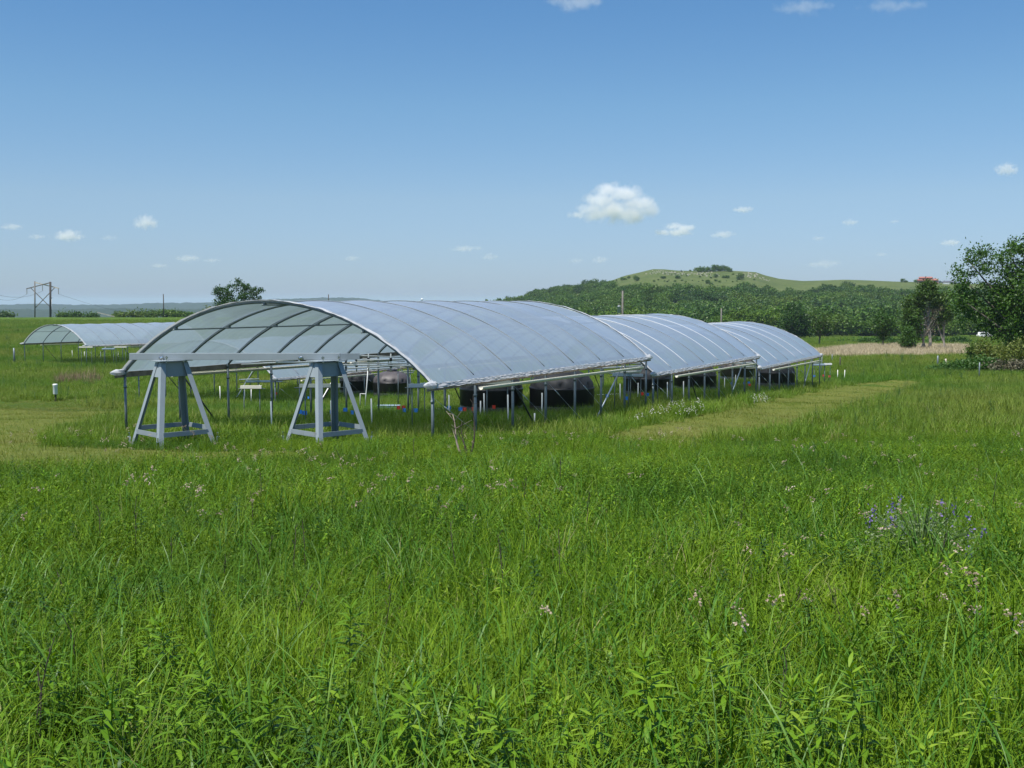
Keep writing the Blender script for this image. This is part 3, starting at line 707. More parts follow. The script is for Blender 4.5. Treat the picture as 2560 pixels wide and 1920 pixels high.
for px, py, d, wpx, mt, lab in TR:
    if d > 200: d = 30
    p = at(px, py, d); L = wpx * d / F; g0 = float(zt(p.x, p.y))
    t = thing('rain_trough', lab, 'trough', (p.x, p.y, g0), random.uniform(-.12, .12), 'rain troughs on low stands'); H = p.z - g0
    b = MB(); b.box((0, 0, H), (L, .10, .012)); b.box((0, -.055, H + .045), (L, .008, .10)); b.box((0, .055, H + .045), (L, .008, .10))
    for s in (-1, 1): b.box((s * (L / 2 + .004), 0, H + .045), (.008, .118, .10))
    b.build('channel', mt, t, bevel=.003)
    for s in (-1, 1):
        b = MB(); b.tube([(s * L * .38, .075, -.1), (s * L * .38, .075, H + .12)], .017, 7); b.build('stand_leg', 'galvanized', t, True)
    b = MB(); b.tube([(-L * .65, .10, H - .02), (L * .65, .10, H - .02)], .015, 7); b.build('cross_rail', 'galvanized', t, True)

# ------------------------------------------------------------------ irrigation pipework
def pipes(name, lab, cat, org, runs, mt='pvc', joints=()):
    t = thing(name, lab, cat, org)
    for nm, pts, r in runs:
        b = MB(); b.tube([Vector(p) - Vector(org) for p in pts], r, 8); b.build(nm, mt, t, True)
    for p in joints:
        b = MB(); q = Vector(p) - Vector(org); b.lathe([(.035, -.06), (.045, -.05), (.045, .05), (.035, .06)], 10, q); b.build('coupling', 'dark_steel', t, True)
    return t
D = 37.0
runs = []; J = []
for (xa, ya, xb, yb, dd) in ((893, 889, 1005, 893, 37.5), (893, 901, 1035, 897, 36.5), (860, 908, 1020, 909, 38), (858, 912, 1036, 915, 35.5), (868, 921, 1030, 913, 36.3), (900, 896, 1012, 903, 38.5), (865, 929, 1000, 918, 37.2)):
    runs.append(('pipe', [at(xa, ya, dd), at(xb, yb, dd + .9)], .024))
for px in (891, 921, 977):
    a = at(px, 884, 36.9); runs.append(('riser', [a, a - Vector((0, 0, .62))], .022)); J += [a - Vector((0, 0, .2)), a - Vector((0, 0, .42))]
pipes('pipe_manifold', 'bundle of white irrigation pipes hanging under the far end of nearest shelter', 'pipework', (-4.7, 37.0, float(zt(-4.7, 37))), runs, 'pvc', J)
p = ground_at(914, 1024, .1); d = p.y
s_ = F / d
def q(px, py): return at(px, py, d)
pipes('standpipe', 'white plastic standpipe with an elbow, right of the right trestle', 'standpipe', tuple(p), [('riser', [q(921, 905), q(917, 965), q(915, 985), q(913, 1018)], .024), ('elbow', [q(916, 985), q(901, 984), q(900, 1024)], .022), ('foot', [q(913, 1016), q(914, 1026), q(926, 1026)], .024)])
a, b2 = ground_at(1036, 1029, .14), ground_at(1136, 1025, .14); up = Vector((0, 0, .2))
pipes('ground_pipe', 'white plastic pipe lying on the grass left of the near tanks', 'pipe', tuple(a), [('pipe', [a + up, b2 + up], .028), ('joint', [a.lerp(b2, .48) + up, a.lerp(b2, .53) + up], .040), ('joint', [a.lerp(b2, .98) + up, b2 + up], .040)])
a, b2 = ground_at(1493, 991, .14), ground_at(1550, 988, .14)
pipes('ground_pipe', 'white plastic pipe lying on the grass right of the near tanks', 'pipe', tuple(a), [('pipe', [a + up, b2 + up], .028), ('joint', [a.lerp(b2, .9) + up, a.lerp(b2, .97) + up], .040)])
a = ground_at(594, 995, .2); d = a.y
pipes('crossed_pipes', 'white diagonal pipe with a crossbar left of the eave post, under nearest shelter', 'pipework', tuple(a), [('diagonal', [at(592, 993, d), at(633, 925, d + .8)], .026), ('crossbar', [at(598, 949, d + .4), at(648, 947, d + .4)], .03)])
a = ground_at(785, 1036, .2); d = a.y
pipes('leaning_pipe', 'white pipe leaning behind the legs of the right trestle', 'pipe', tuple(a), [('pipe', [at(784, 1036, d), at(832, 950, d + .7)], .024)])
bo = at(690, 906, 31); pipes('irrigation_boom', 'long white spray pipe hanging under the nearest shelter, behind the beam', 'pipework', (bo.x, bo.y, float(zt(bo.x, bo.y))),
   [('pipe', [at(592, 912, 33), at(700, 906, 32), at(790, 905, 31.5)], .026), ('pipe', [at(590, 905, 34), at(740, 900, 33)], .022), ('nozzle', [at(747, 906, 31.8), at(748, 899, 31.8)], .03), ('nozzle', [at(692, 908, 32), at(692, 901, 32)], .03)])
bo = at(1530, 921, 38.3); pipes('spray_pipe', 'white horizontal pipes between the nearest and the middle shelter', 'pipework', (bo.x, bo.y, float(zt(bo.x, bo.y))),
   [('pipe', [at(1440, 924, 37), at(1604, 915, 38.5)], .035), ('pipe', [at(1560, 909, 38.6), at(1608, 908, 39)], .03), ('pipe', [at(1562, 917, 39.5), at(1608, 919, 39.9)], .04), ('riser', [at(1604, 897, 38.6), at(1605, 922, 38.6)], .03)])
bo = at(1860, 906, 53); pipes('spray_pipe', 'white horizontal pipes between the middle and the last shelter', 'pipework', (bo.x, bo.y, float(zt(bo.x, bo.y))),
   [('pipe', [at(1830, 909, 52), at(1898, 906, 53)], .04), ('pipe', [at(1826, 919, 53), at(1880, 918, 54)], .03), ('riser', [at(1888, 895, 52.5), at(1888, 908, 52.5)], .03)])
a = ground_at(972, 1029, .05); bx = thing('blue_box', 'long low blue box lying in the grass right of the standpipe', 'box', tuple(a), R(-2))
L = 56 * a.y / F
b = MB(); b.box((0, 0, .17), (L, .34, .30)); b.build('body', 'blue_box', bx, bevel=.015)
b = MB(); b.box((0, 0, .338), (L + .03, .37, .03)); b.build('lid', 'pale_blue', bx, bevel=.008)
# post box
a = ground_at(139, 998, .1); pb = thing('marker_post', 'white plastic cylinder on a short black post in the left field', 'marker post', tuple(a))
k_ = a.y / F
b = MB(); b.box((0, 0, .45 * 38 * k_), (.07, .07, 40 * k_)); b.build('post', 'dark_wood', pb)
b = MB(); b.lathe([(5.2 * k_, 15 * k_), (5.6 * k_, 16 * k_), (5.6 * k_, 37 * k_), (5.9 * k_, 37.5 * k_), (5.9 * k_, 40 * k_), (4.5 * k_, 41 * k_)], 20, (0, 0, 2 * k_)); b.build('cylinder', 'white_paint', pb, True)
# fence posts, poles
def post(name, px, ty, by, wpx, mt, lab, cat, off=.15, d=None, parts=None, lean=0):
    p = ground_at(px, by, off) if d is None else ground_d(px, d)
    H = (at(px, ty, p.y).z - p.z); b = MB(); r = wpx * p.y / F / 2
    b.tube([(0, 0, -.3), (lean * .5, 0, H * .5), (lean, 0, H)], [r, r * .95, r * .85], 9)
    o = b.build(name, mt, None, True); o.location = p; return tag(o, lab, cat)
post('fence_post', 36, 870, 906, 5, 'galvanized', 'grey fence post standing in the field left of the far shelter', 'fence post')
post('fence_post', 2344, 889, 914, 4.5, 'galvanized', 'grey fence post left of the dark bramble, taller of two', 'fence post')
post('fence_post', 2364, 897, 911, 5, 'pale_wood', 'pale short fence post just behind the taller grey one', 'fence post')
post('fence_post', 2448, 906, 940, 3.6, 'galvanized', 'thin green grey fence post before the dark bramble at right', 'fence post')
post('fence_post', 2100, 892, 922, 3.5, 'dark_wood', 'dark fence post right of the last shelter, beside two white stakes', 'fence post')
post('fence_post', 2080, 885, 905, 2.2, 'galvanized', 'thin grey post right behind the last shelter corner', 'fence post')
post('fence_post', 2054, 885, 935, 2.6, 'galvanized', 'thin grey post at the far end of the last shelter', 'fence post')
up_ = thing('utility_pole', 'grey wooden utility pole with a transformer behind the nearest shelter', 'utility pole', tuple(ground_d(1556, 150)))
H = at(1556, 727, 150).z - up_.location.z
b = MB(); b.tube([(0, 0, -.5), (0, 0, H)], [.17, .12], 10); b.build('pole', 'pole_wood', up_, True)
tr = MB(); zz = at(1556, 774, 150).z - up_.location.z; tr.lathe([(.20, -.48), (.25, -.45), (.25, .42), (.27, .43), (.27, .48), (.12, .55)], 16, (-.48, -.05, zz)); tro = tr.build('transformer', 'transformer_grey', up_, True)
b = MB(); b.tube([(-.5, -.05, zz + .5), (-.5, -.05, zz + .85)], [.07, .03], 8); b.build('bushing', 'insulator', tro, True)
b = MB(); b.box((-.18, 0, zz + .2), (.3, .08, .06)); b.box((-.18, 0, zz - .25), (.3, .08, .06)); b.build('bracket', 'dark_steel', up_)
post('utility_pole', 1803, 771, 812, 4.0, 'pole_wood', 'plain grey pole between the middle and last shelter roofs', 'utility pole', d=180)
post('utility_pole', 410, 735, 795, 2.6, 'dark_wood', 'thin dark pole on the field horizon left of the round tree', 'utility pole', d=455)
post('utility_pole', 822, 736, 795, 2.6, 'dark_wood', 'thin dark pole top showing over the nearest shelter roof', 'utility pole', d=430)
o = MB(); a = at(243, 781, 450); c = at(286, 791.5, 452); o.bar((0, 0, 0), c - a, .5, .35, (0, 0, 1)); o = o.build('leaning_pole', 'pale_wood'); o.location = a; tag(o, 'pale fallen pole slanting on the field horizon', 'pole')
# H-frame pylon
pd = 450.0
def P(px, py, dd=0): return at(px, py, pd + dd)
org = ground_d(107, pd); py_ = thing('pylon', 'wooden H-frame power line pylon on the left horizon', 'pylon', tuple(org))
def pp(*a): return P(*a) - org
b = MB(); b.tube([pp(87.4, 800), pp(87.0, 703)], .28, 8); b.build('pole', 'pole_wood', py_, True)
b = MB(); b.tube([pp(126.2, 800), pp(125.8, 704.5)], .45, 8); b.build('pole', 'dark_wood', py_, True)
b = MB(); b.bar(pp(66, 722), pp(126.5, 706.5), .38, .38); b.build('cross_arm', 'pole_wood', py_)
b = MB(); b.bar(pp(87, 706), pp(148, 721, 1), .40, .40); b.build('cross_arm', 'pale_wood', py_)
b = MB(); b.bar(pp(76, 719), pp(126, 768), .26, .26); b.build('brace', 'pole_wood', py_)
b = MB(); b.bar(pp(137, 719, .5), pp(88, 770, .5), .26, .26); b.build('brace', 'pole_wood', py_)
for px, ty, by in ((67.2, 722, 735), (106.5, 713, 727), (146.2, 721, 735)):
    b = MB(); b.tube([pp(px, ty), pp(px, by)], .13, 6); b.build('insulator', 'insulator', py_)
for k, (px, py, ex, ey, lab) in enumerate(((67.2, 735, -60, 722, 'power cable from the left insulator towards the left'), (106.5, 727, -60, 716, 'power cable from the middle insulator towards the left'), (146.2, 735, 420, 792, 'power cable from the right insulator dropping to the right'))):
    a, c = P(px, py), at(ex, ey, 330 if ex < 0 else 900)
    b = MB(); b.tube([a.lerp(c, t) - a - Vector((0, 0, 3.0 * 4 * t * (1 - t))) for t in np.linspace(0, 1, 14)], .045, 4); o = b.build('power_cable', 'dark_steel'); o.location = a; tag(o, lab, 'cable')
# water towers far away
def water_tower(px, py, wpx, d, lab):
    p = at(px, py, d); g = CAMZ - 40; t = thing('water_tower', lab, 'water tower', (p.x, p.y, g)); r = wpx * d / F / 2; z = p.z - g
    b = MB(); b.lathe([(r * .25, z - r * .9), (r * .8, z - r * .55), (r, z), (r * .85, z + r * .5), (r * .4, z + r * .75), (r * .05, z + r * .8)], 20); b.build('tank', 'white_paint', t, True)
    b = MB(); b.tube([(0, 0, 0), (0, 0, z - r * .8)], r * .22, 10); b.build('column', 'white_paint', t, True)
water_tower(1055, 748.5, 7, 3600, 'tiny white water tower peeping over the roof of the nearest shelter')
water_tower(129, 743, 4.5, 3600, 'tiny white water tower beside the right pole of the pylon')
# pickup on the road
cp = ground_d(2463, 338); cz = float(zt(cp.x, cp.y)) + .25
car = thing('parked_car', 'small white car on the far road beside the big tree', 'car', (cp.x, cp.y, cz), R(4))
b = MB(); prof = [(-2.2, .35), (-2.25, .75), (-2.1, 1.0), (-1.7, 1.65), (.45, 1.68), (1.05, 1.05), (2.1, .95), (2.2, .6), (2.15, .35)]
V = [(x, -.85, z) for x, z in prof] + [(x, .85, z) for x, z in prof]; n = len(prof)
b.add(V, [tuple(range(n)), tuple(range(2 * n - 1, n - 1, -1))] + [(j, n + j, n + (j + 1) % n, (j + 1) % n) for j in range(n)]); b.build('body', 'white_paint', car, bevel=.06)
for s in (-1, 1):
    b = MB(); V = [(-1.85, s * .86, 1.08), (.85, s * .86, 1.08), (.42, s * .86, 1.55), (-1.58, s * .86, 1.55)]; V += [(x, y + s * .02, z) for x, y, z in V]
    b.add(V, [(0, 1, 2, 3), (7, 6, 5, 4), (0, 4, 5, 1), (1, 5, 6, 2), (2, 6, 7, 3), (3, 7, 4, 0)]); b.build('window', 'glass_dark', car)
    for x in (-1.4, 1.4):
        b = MB(); b.tube([(x, s * .72, .33), (x, s * .90, .33)], .34, 14); b.build('wheel', 'tyre', car, True)
# houses on the hill
def house(px, py, wpx, hpx, d, wall, roof, lab, second=True):
    p = at(px, py, d); t = thing('house', lab, 'house', (p.x, p.y, p.z), R(-12)); W = wpx * d / F; H = hpx * d / F
    b = MB(); b.box((0, 0, H * .2 - 1), (W, W * .5, H * .6 + 2)); b.build('wall', wall, t)
    def gable(w, dp, z0, h, x, y, name):
        b = MB(); V = [(x - w / 2, y - dp / 2, z0), (x + w / 2, y - dp / 2, z0), (x + w / 2, y + dp / 2, z0), (x - w / 2, y + dp / 2, z0), (x - w / 2 + w * .08, y, z0 + h), (x + w / 2 - w * .08, y, z0 + h)]
        b.add(V, [(0, 1, 5, 4), (1, 2, 5), (2, 3, 4, 5), (3, 0, 4), (3, 2, 1, 0)]); return b.build(name, roof, t)
    gable(W * 1.06, W * .58, H * .5, H * .28, 0, 0, 'roof')
    if second:
        b = MB(); b.box((-W * .1, .5, H * .75), (W * .62, W * .36, H * .3)); b.build('wall', wall, t); gable(W * .72, W * .44, H * .86, H * .22, -W * .1, .5, 'roof')
    for k in range(5):
        b = MB(); b.box((W * (-.38 + .19 * k), -W * .25 - .03, H * .22), (W * .09, .12, H * .22)); b.build('window', 'glass_dark', t)
house(2319, 709, 47, 16, 985, 'red_wall', 'red_roof', 'large red roofed house on the ridge of the hill')
house(2372, 712, 30, 13, 985, 'grey_wall', 'dark_roof', 'dark roofed house on the hill ridge beside the big tree', False)
o = MB(); p = at(2365, 710.5, 978); o.box((0, 0, 0), (5, 3, 2.2)); o.box((0, 0, 1.2), (5.3, 3.3, .25)); o.box((-.8, -1.53, -.2), (2, .1, 1.5)); o = o.build('shed', 'white_paint', None, bevel=.1); o.location = p; tag(o, 'little white shed in front of the dark roofed house', 'shed')
# ------------------------------------------------------------------ trees
def rand_dirs(g, n):
    v = g.normal(size=(n, 3)); return v / np.linalg.norm(v, axis=1, keepdims=True)
def leaf_quads(g, P, size, up=.5, aspect=.55):
    n = len(P); nr = rand_dirs(g, n) + np.array([0, 0, up]); nr /= np.linalg.norm(nr, axis=1, keepdims=True)
    t = rand_dirs(g, n); a = np.cross(nr, t); a /= np.linalg.norm(a, axis=1, keepdims=True) + 1e-9; b = np.cross(nr, a)
    s = size * g.uniform(.6, 1.3, (n, 1))
    V = np.stack([P - a * s, P + b * s * aspect + nr * s * .12, P + a * s, P - b * s * aspect + nr * s * .12], 1).reshape(-1, 3)
    return V, np.arange(4 * n).reshape(n, 4)
def crown_points(g, ells, n_cl, per, clump, shell=.55, flat=.8):
    vol = np.array([e[3] * e[4] * e[5] for e in ells]) ** (2 / 3); pick = g.choice(len(ells), n_cl, p=vol / vol.sum())
    E = np.array(ells)[pick]; u = rand_dirs(g, n_cl); r = g.uniform(shell ** 3, 1, (n_cl, 1)) ** (1 / 3)
    lump = 1 + .22 * np.array([mnoise.noise(Vector(q * 2.3)) for q in u])[:, None]
    Cc = E[:, :3] + u * r * lump * E[:, 3:]
    cs = clump * g.uniform(.5, 1.35, (n_cl, 1, 1))
    P = Cc[:, None] + g.normal(size=(n_cl, per, 3)) * cs * np.array([1, 1, flat])
    return Cc, P.reshape(-1, 3)
def limbs(mb, g, base, fork, centres, r0, n_l, seg=5):
    base = Vector(base); fork = Vector(fork)
    pts = [base.lerp(fork, q) + Vector((g.normal() * .02, g.normal() * .02, 0)) * (fork - base).length for q in np.linspace(0, 1, seg)]
    pts[0] = base
    mb.tube(pts, list(np.linspace(r0, r0 * .62, seg)), 9)
    for c in centres[g.choice(len(centres), min(n_l, len(centres)), replace=False)]:
        c = Vector(c); q = g.uniform(.55, 1); s = base.lerp(fork, q); mid = s.lerp(c, .5) + Vector((0, 0, -(c - s).length * .06 + g.normal() * .1 * (c - s).length * .5))
        L = [s, s.lerp(mid, .6), mid, mid.lerp(c, .6), c]
        rr = r0 * .42 * g.uniform(.5, 1); mb.tube(L, [rr, rr * .8, rr * .6, rr * .4, rr * .15], 6)
def tree(name, lab, cat, loc, ells, trunk_h, r0, n_cl, per, clump, leaf, mat='tree_leaf', bark='bark', seed=1, nl=12, shell=.55, group=None, base=None, extra_trunks=(), rz=0):
    g = np.random.default_rng(seed); t = thing(name, lab, cat, loc, rz, group)
    Cc, Pt = crown_points(g, ells, n_cl, per, clump, shell)
    V, Q = leaf_quads(g, Pt, leaf); np_mesh('crown', V, Q, mat, t)
    b = MB(); limbs(b, g, (0, 0, -.3) if base is None else base, (ells[0][0] * .3, ells[0][1] * .3, trunk_h), Cc, r0, nl)
    for (p0, p1, r) in extra_trunks: limbs(b, g, p0, p1, Cc, r, max(3, nl // 3))
    b.build('trunk', bark, t, True); return t
def px_ells(loc, d, lst):
    """crown lobes given as they stand in the view: px, py, rx, ry -> lobes in metres round the foot of the tree"""
    k = d / F; out = []
    for i, (px, py, rx, ry) in enumerate(lst):
        p = at(px, py, d); out.append((p.x - loc[0], ((i * 37) % 7 - 3) / 3 * rx * k * .35, p.z - loc[2], rx * k, (rx + ry) / 2 * k, ry * k))
    return out
# big tree at the right edge
d = 95.0; loc = ground_d(2610, d)
big = [(2560, 760, 90, 110), (2455, 656, 44, 38), (2421, 717, 44, 44), (2470, 753, 75, 52), (2530, 656, 38, 50), (2545, 730, 62, 75), (2518, 813, 62, 42), (2380, 686, 15, 7), (2400, 680, 20, 12), (2461, 615, 8, 14), (2540, 615, 22, 18), (2620, 690, 75, 110),
       (2406, 642, 10, 7), (2428, 634, 10, 8), (2400, 755, 22, 26), (2432, 800, 34, 26), (2690, 720, 80, 100), (2560, 850, 70, 30), (2640, 640, 60, 60)]
tree('deciduous_tree', 'big dark green leafy tree filling the right edge of the view', 'tree', loc, px_ells(loc, d, big), 3.0, .42, 900, 36, .34, .125, 'oak_leaf', 'bark', 3, 60, .35)
# round tree left behind the nearest shelter
d = 205.0; loc = ground_d(592, d)
tree('deciduous_tree', 'round dark tree rising behind the hoop of the nearest shelter', 'tree', loc, px_ells(loc, d, [(592, 745, 40, 38), (560, 745, 28, 26), (625, 742, 30, 24), (590, 712, 22, 14), (645, 727, 14, 8), (545, 727, 14, 14), (570, 768, 36, 14), (618, 768, 36, 14), (655, 722, 7, 4), (612, 720, 14, 12)]),
     3.0, .3, 330, 24, .30, .17, 'oak_leaf', 'bark', 4, 26, .3)
tree('shrub', 'small yellowish bush at the foot of the round tree, left side', 'shrub', ground_d(522, 210), [(0, 0, 3.2, 1.4, 1.4, 1.6)], 1.5, .1, 60, 20, .3, .16, 'shrub_leaf', 'bark', 5, 5)
# cottonwood group on the right
d = 150.0
def ct(px, py, lab, lst, th, r0, ncl, seed, mat='poplar_leaf', dd=150.0, bark='pale_bark', nl=12, per=22, clump=.34, leaf=.17, name='poplar_tree', base_off=0, shell=.3, ex=()):
    loc = ground_d(px, dd); return tree(name, lab, 'tree', loc, px_ells(loc, dd, lst), th, r0, int(ncl * (.8 if mat == 'poplar_leaf' else .85)), per, clump, leaf, mat, bark, seed, nl, shell, extra_trunks=ex)
ct(2325, 872, 'tall slender poplar, tallest of the pale trunked group', [(2313, 728, 20, 26), (2325, 712, 10, 12), (2302, 745, 20, 28), (2318, 775, 12, 22), (2290, 790, 10, 22), (2330, 740, 10, 26), (2272, 765, 12, 30), (2278, 795, 16, 18), (2315, 718, 8, 16)], 5.5, .24, 270, 21, ex=(((-.4, .2, -.2), (-1.6, .3, 4.2), .15),))
ct(2361, 870, 'thin poplar with forked pale trunk, right of the tallest', [(2358, 770, 13, 30), (2370, 785, 10, 22), (2350, 755, 10, 22), (2352, 800, 10, 20), (2364, 740, 7, 16)], 3.4, .16, 120, 22, ex=(((.1, 0, .8), (-.9, .2, 3.6), .10),))
ct(2305, 873, 'half bare grey poplar leaning among the group', [(2330, 800, 14, 34), (2345, 770, 10, 26), (2300, 815, 14, 16)], 3.0, .12, 30, 23, mat='brown_twig_leaf', nl=22)
ct(2292, 873, 'dark narrow poplar left in the pale trunked group', [(2282, 800, 14, 34), (2290, 835, 10, 22), (2272, 812, 10, 26), (2276, 778, 10, 20)], 3.4, .16, 130, 24, bark='bark', mat='tree_leaf')
ct(2270, 876, 'egg shaped leafy bush tree, lowest of the poplar group', [(2269, 850, 14, 27), (2269, 832, 10, 16), (2268, 862, 15, 16)], .8, .12, 150, 25, name='bush_tree', bark='bark', mat='tree_leaf', per=24, dd=146, clump=.28, leaf=.14)
ct(2208, 860, 'small dark tree on a thin trunk, left of the poplar group', [(2207, 815, 26, 24), (2190, 808, 13, 16), (2225, 812, 13, 18), (2207, 795, 16, 12), (2208, 838, 14, 12)], 2.3, .14, 170, 26, bark='bark', mat='tree_leaf', dd=175, name='small_tree')
ct(2050, 864, 'small half bare tree on a thin trunk, right of the last shelter', [(2050, 808, 22, 22), (2035, 820, 13, 16), (2065, 815, 16, 20), (2050, 790, 16, 12)], 2.6, .17, 84, 27, bark='bark', mat='poplar_leaf', dd=178, nl=26, name='small_tree')
ct(1987, 850, 'large dark round tree behind the roof of the last shelter', [(1986, 800, 34, 32), (1965, 812, 20, 22), (2008, 808, 20, 24), (1988, 775, 22, 16), (1975, 830, 24, 16), (2003, 832, 20, 14)], 3.0, .3, 300, 28, bark='bark', mat='tree_leaf', dd=290, clump=.55, leaf=.3, name='deciduous_tree')
# shrubs at the right
def bush(px, py, d, lst, n, mat, lab, seed, clump=.22, leaf=.10, name='shrub'):
    loc = ground_d(px, d); return tree(name, lab, 'shrub', loc, px_ells(loc, d, lst), .5, .05, n, 22, clump, leaf, mat, 'bark', seed, 8, .2)
bush(2500, 915, 84, [(2500, 890, 60, 26), (2540, 880, 50, 30), (2580, 890, 50, 30), (2470, 885, 30, 26), (2610, 880, 50, 40), (2460, 868, 16, 18)], 330, 'shrub_leaf', 'yellow green thicket below the big tree at the right edge', 31)
bush(2430, 915, 82, [(2385, 918, 40, 10), (2430, 916, 40, 12), (2340, 926, 26, 6), (2465, 912, 30, 18), (2412, 910, 30, 10)], 280, 'forb_dark', 'low dark green bramble mound before the yellow thicket', 32, .2, .10, 'bramble')
bush(2429, 888, 92, [(2428, 875, 8, 14), (2432, 868, 7, 8)], 40, 'poplar_leaf', 'small upright sapling bush left of the yellow thicket', 33)
bush(2530, 920, 80, [(2530, 915, 30, 12), (2570, 912, 40, 14), (2495, 915, 18, 10)], 60, 'brown_twig_leaf', 'brown bare twig scrub at the bottom of the yellow thicket', 34)
LS = [(2140, 858, 60, 7, 215), (2190, 856, 50, 8, 205), (2240, 857, 36, 7, 210), (2395, 856, 26, 6, 205), (2340, 855, 20, 6, 215)]
for i, (px, py, rx, ry, d) in enumerate(LS):
    lab = ['long low green scrub patch right of the last shelter, before the road', 'low green scrub around the foot of the small dark tree', 'low green scrub left behind the poplar group', 'low dark scrub near the white car', 'low scrub between poplar trunks and the white car'][i]
    bush(px, py, d, [(px, py, rx, ry), (px - rx * .5, py + 1, rx * .4, ry * .8), (px + rx * .45, py - 1, rx * .5, ry)], 110, 'tree_leaf', lab, 40 + i, .42, .22)
# far left horizon shrubs
HSL = ['low green shrub at the left edge of the field horizon', 'low shrub just right of the pylon on the field horizon', 'second low shrub right of the pylon on the horizon', 'low shrub right of the slanting pale pole on the horizon', 'wide low shrub between the slanting pole and the thin dark pole', 'shrub touching the left side of the thin dark pole on the horizon', 'tallest horizon shrub, at the foot of the thin dark pole', 'wide low shrub right of the thin dark pole on the horizon', 'low shrub nearest the round tree on the field horizon', 'small flat shrub left of the slanting pale pole on the horizon']
HS = [(15, 788, 16, 5), (160, 789, 14, 4), (190, 788, 16, 4), (300, 789, 14, 5), (335, 787, 22, 6), (375, 785, 18, 7), (410, 784, 22, 8), (445, 786, 22, 6), (475, 789, 14, 4), (230, 790, 12, 3)]
for i, (px, py, rx, ry) in enumerate(HS):
    bush(px, py, 470, [(px, py, rx, ry), (px + rx * .5, py + 1, rx * .6, ry * .8)], 50, 'wood_leaf', HSL[i], 60 + i, .8, .42)['group'] = 'shrubs along the horizon of the left field'
    
# ------------------------------------------------------------------ the wood on the hill
def wood_proto(name, seed, mat, h, w, n_cl=105, per=13):
    g = np.random.default_rng(seed); ells = [(0, 0, h * .62, w * .5, w * .5, h * .36)]
    for k in range(6):
        a = g.uniform(0, 6.28); r = w * .3; ells.append((r * math.cos(a), r * math.sin(a), h * g.uniform(.35, .8), w * .28, w * .28, h * .2))
    Cc, Pt = crown_points(g, ells, n_cl, per, w * .085, .6)
    V, Q = leaf_quads(g, Pt, w * .048, .8, .7)
    return np_mesh(name, V, Q, mat, link=False)
WP = [wood_proto('wood_tree_source', 100 + i, 'wood_leaf' if i < 5 else 'cedar_leaf', 8.5 if i < 5 else 6.5, 8.5 if i < 5 else 4.5) for i in range(6)]
def scatter(name, P, rotz, scl, srcs, idx=None, tilt=None, label=None, cat=None):
    n = len(P); me = bpy.data.meshes.new(name); me.vertices.add(n); me.vertices.foreach_set('co', np.ascontiguousarray(P, np.float32).ravel())
    rot = np.zeros((n, 3), np.float32); rot[:, 2] = rotz
    if tilt is not None: rot[:, 0] = tilt[:, 0]; rot[:, 1] = tilt[:, 1]
    a = me.attributes.new('rot', 'FLOAT_VECTOR', 'POINT'); a.data.foreach_set('vector', rot.ravel())
    s3 = np.repeat(np.asarray(scl, np.float32)[:, None], 3, 1) if np.ndim(scl) == 1 else np.asarray(scl, np.float32)
    a = me.attributes.new('scl', 'FLOAT_VECTOR', 'POINT'); a.data.foreach_set('vector', np.ascontiguousarray(s3).ravel())
    if idx is None: idx = np.random.default_rng(n).integers(0, len(srcs), n)
    a = me.attributes.new('idx', 'INT', 'POINT'); a.data.foreach_set('value', np.asarray(idx, np.int32))
    o = bpy.data.objects.new(name, me); COL.objects.link(o)
    ng = bpy.data.node_groups.new(name, 'GeometryNodeTree'); ng.interface.new_socket('Geometry', in_out='INPUT', socket_type='NodeSocketGeometry'); ng.interface.new_socket('Geometry', in_out='OUTPUT', socket_type='NodeSocketGeometry')
    gi = ng.nodes.new('NodeGroupInput'); go = ng.nodes.new('NodeGroupOutput'); ip = ng.nodes.new('GeometryNodeInstanceOnPoints'); jn = ng.nodes.new('GeometryNodeJoinGeometry')
    for s in srcs:
        oi = ng.nodes.new('GeometryNodeObjectInfo'); oi.inputs['Object'].default_value = s; oi.inputs['As Instance'].default_value = True
        ng.links.new(oi.outputs['Geometry'], jn.inputs[0])
    def attr(nm, t):
        q = ng.nodes.new('GeometryNodeInputNamedAttribute'); q.data_type = t; q.inputs['Name'].default_value = nm; return q.outputs['Attribute']
    ng.links.new(gi.outputs[0], ip.inputs['Points']); ng.links.new(jn.outputs[0], ip.inputs['Instance'])
    ip.inputs['Pick Instance'].default_value = True
    ng.links.new(attr('idx', 'INT'), ip.inputs['Instance Index']); ng.links.new(attr('rot', 'FLOAT_VECTOR'), ip.inputs['Rotation']); ng.links.new(attr('scl', 'FLOAT_VECTOR'), ip.inputs['Scale'])
    ng.links.new(ip.outputs[0], go.inputs[0])
    md = o.modifiers.new('scatter', 'NODES'); md.node_group = ng
    o['kind'] = 'stuff'
    if label: o['label'] = label
    return o
TL = np.array([(1000, 600), (1480, 600), (1517, 706), (1568, 717), (1628, 723), (1690, 722), (1747, 729), (1790, 727), (1834, 720), (1870, 712), (1910, 717), (1981, 722), (2030, 716), (2061, 708), (2110, 707), (2169, 713), (2240, 720), (2287, 718), (2380, 722), (2700, 735)])
def hz(x, y): return np.maximum(zt(x, y), hill_z(x, y))
g = np.random.default_rng(77)
n = 15000; dd = np.sqrt(g.uniform(400 ** 2, 1000 ** 2, n)); px = g.uniform(1236, 2760, n); X = (px - 1280) / F * dd; Z = hz(X, dd)
_, py = project(X, dd, Z); nz = np.array([mnoise.noise(Vector((x * .02, y * .02, 0))) for x, y in zip(X, dd)])
keep = (py > np.interp(px, TL[:, 0], TL[:, 1]) + np.interp(px, [1500, 1530, 1820, 1900, 2700], [3, 15, 15, 21, 21]) + nz * 9) & (g.uniform(size=n) < np.where(nz > -.45, .40, .12))
keep &= ~((np.abs(px - 1452) < 30) & (np.abs(py - 741) < 5))
X, dd, Z, px, nz = X[keep], dd[keep], Z[keep], px[keep], nz[keep]; n = len(X)
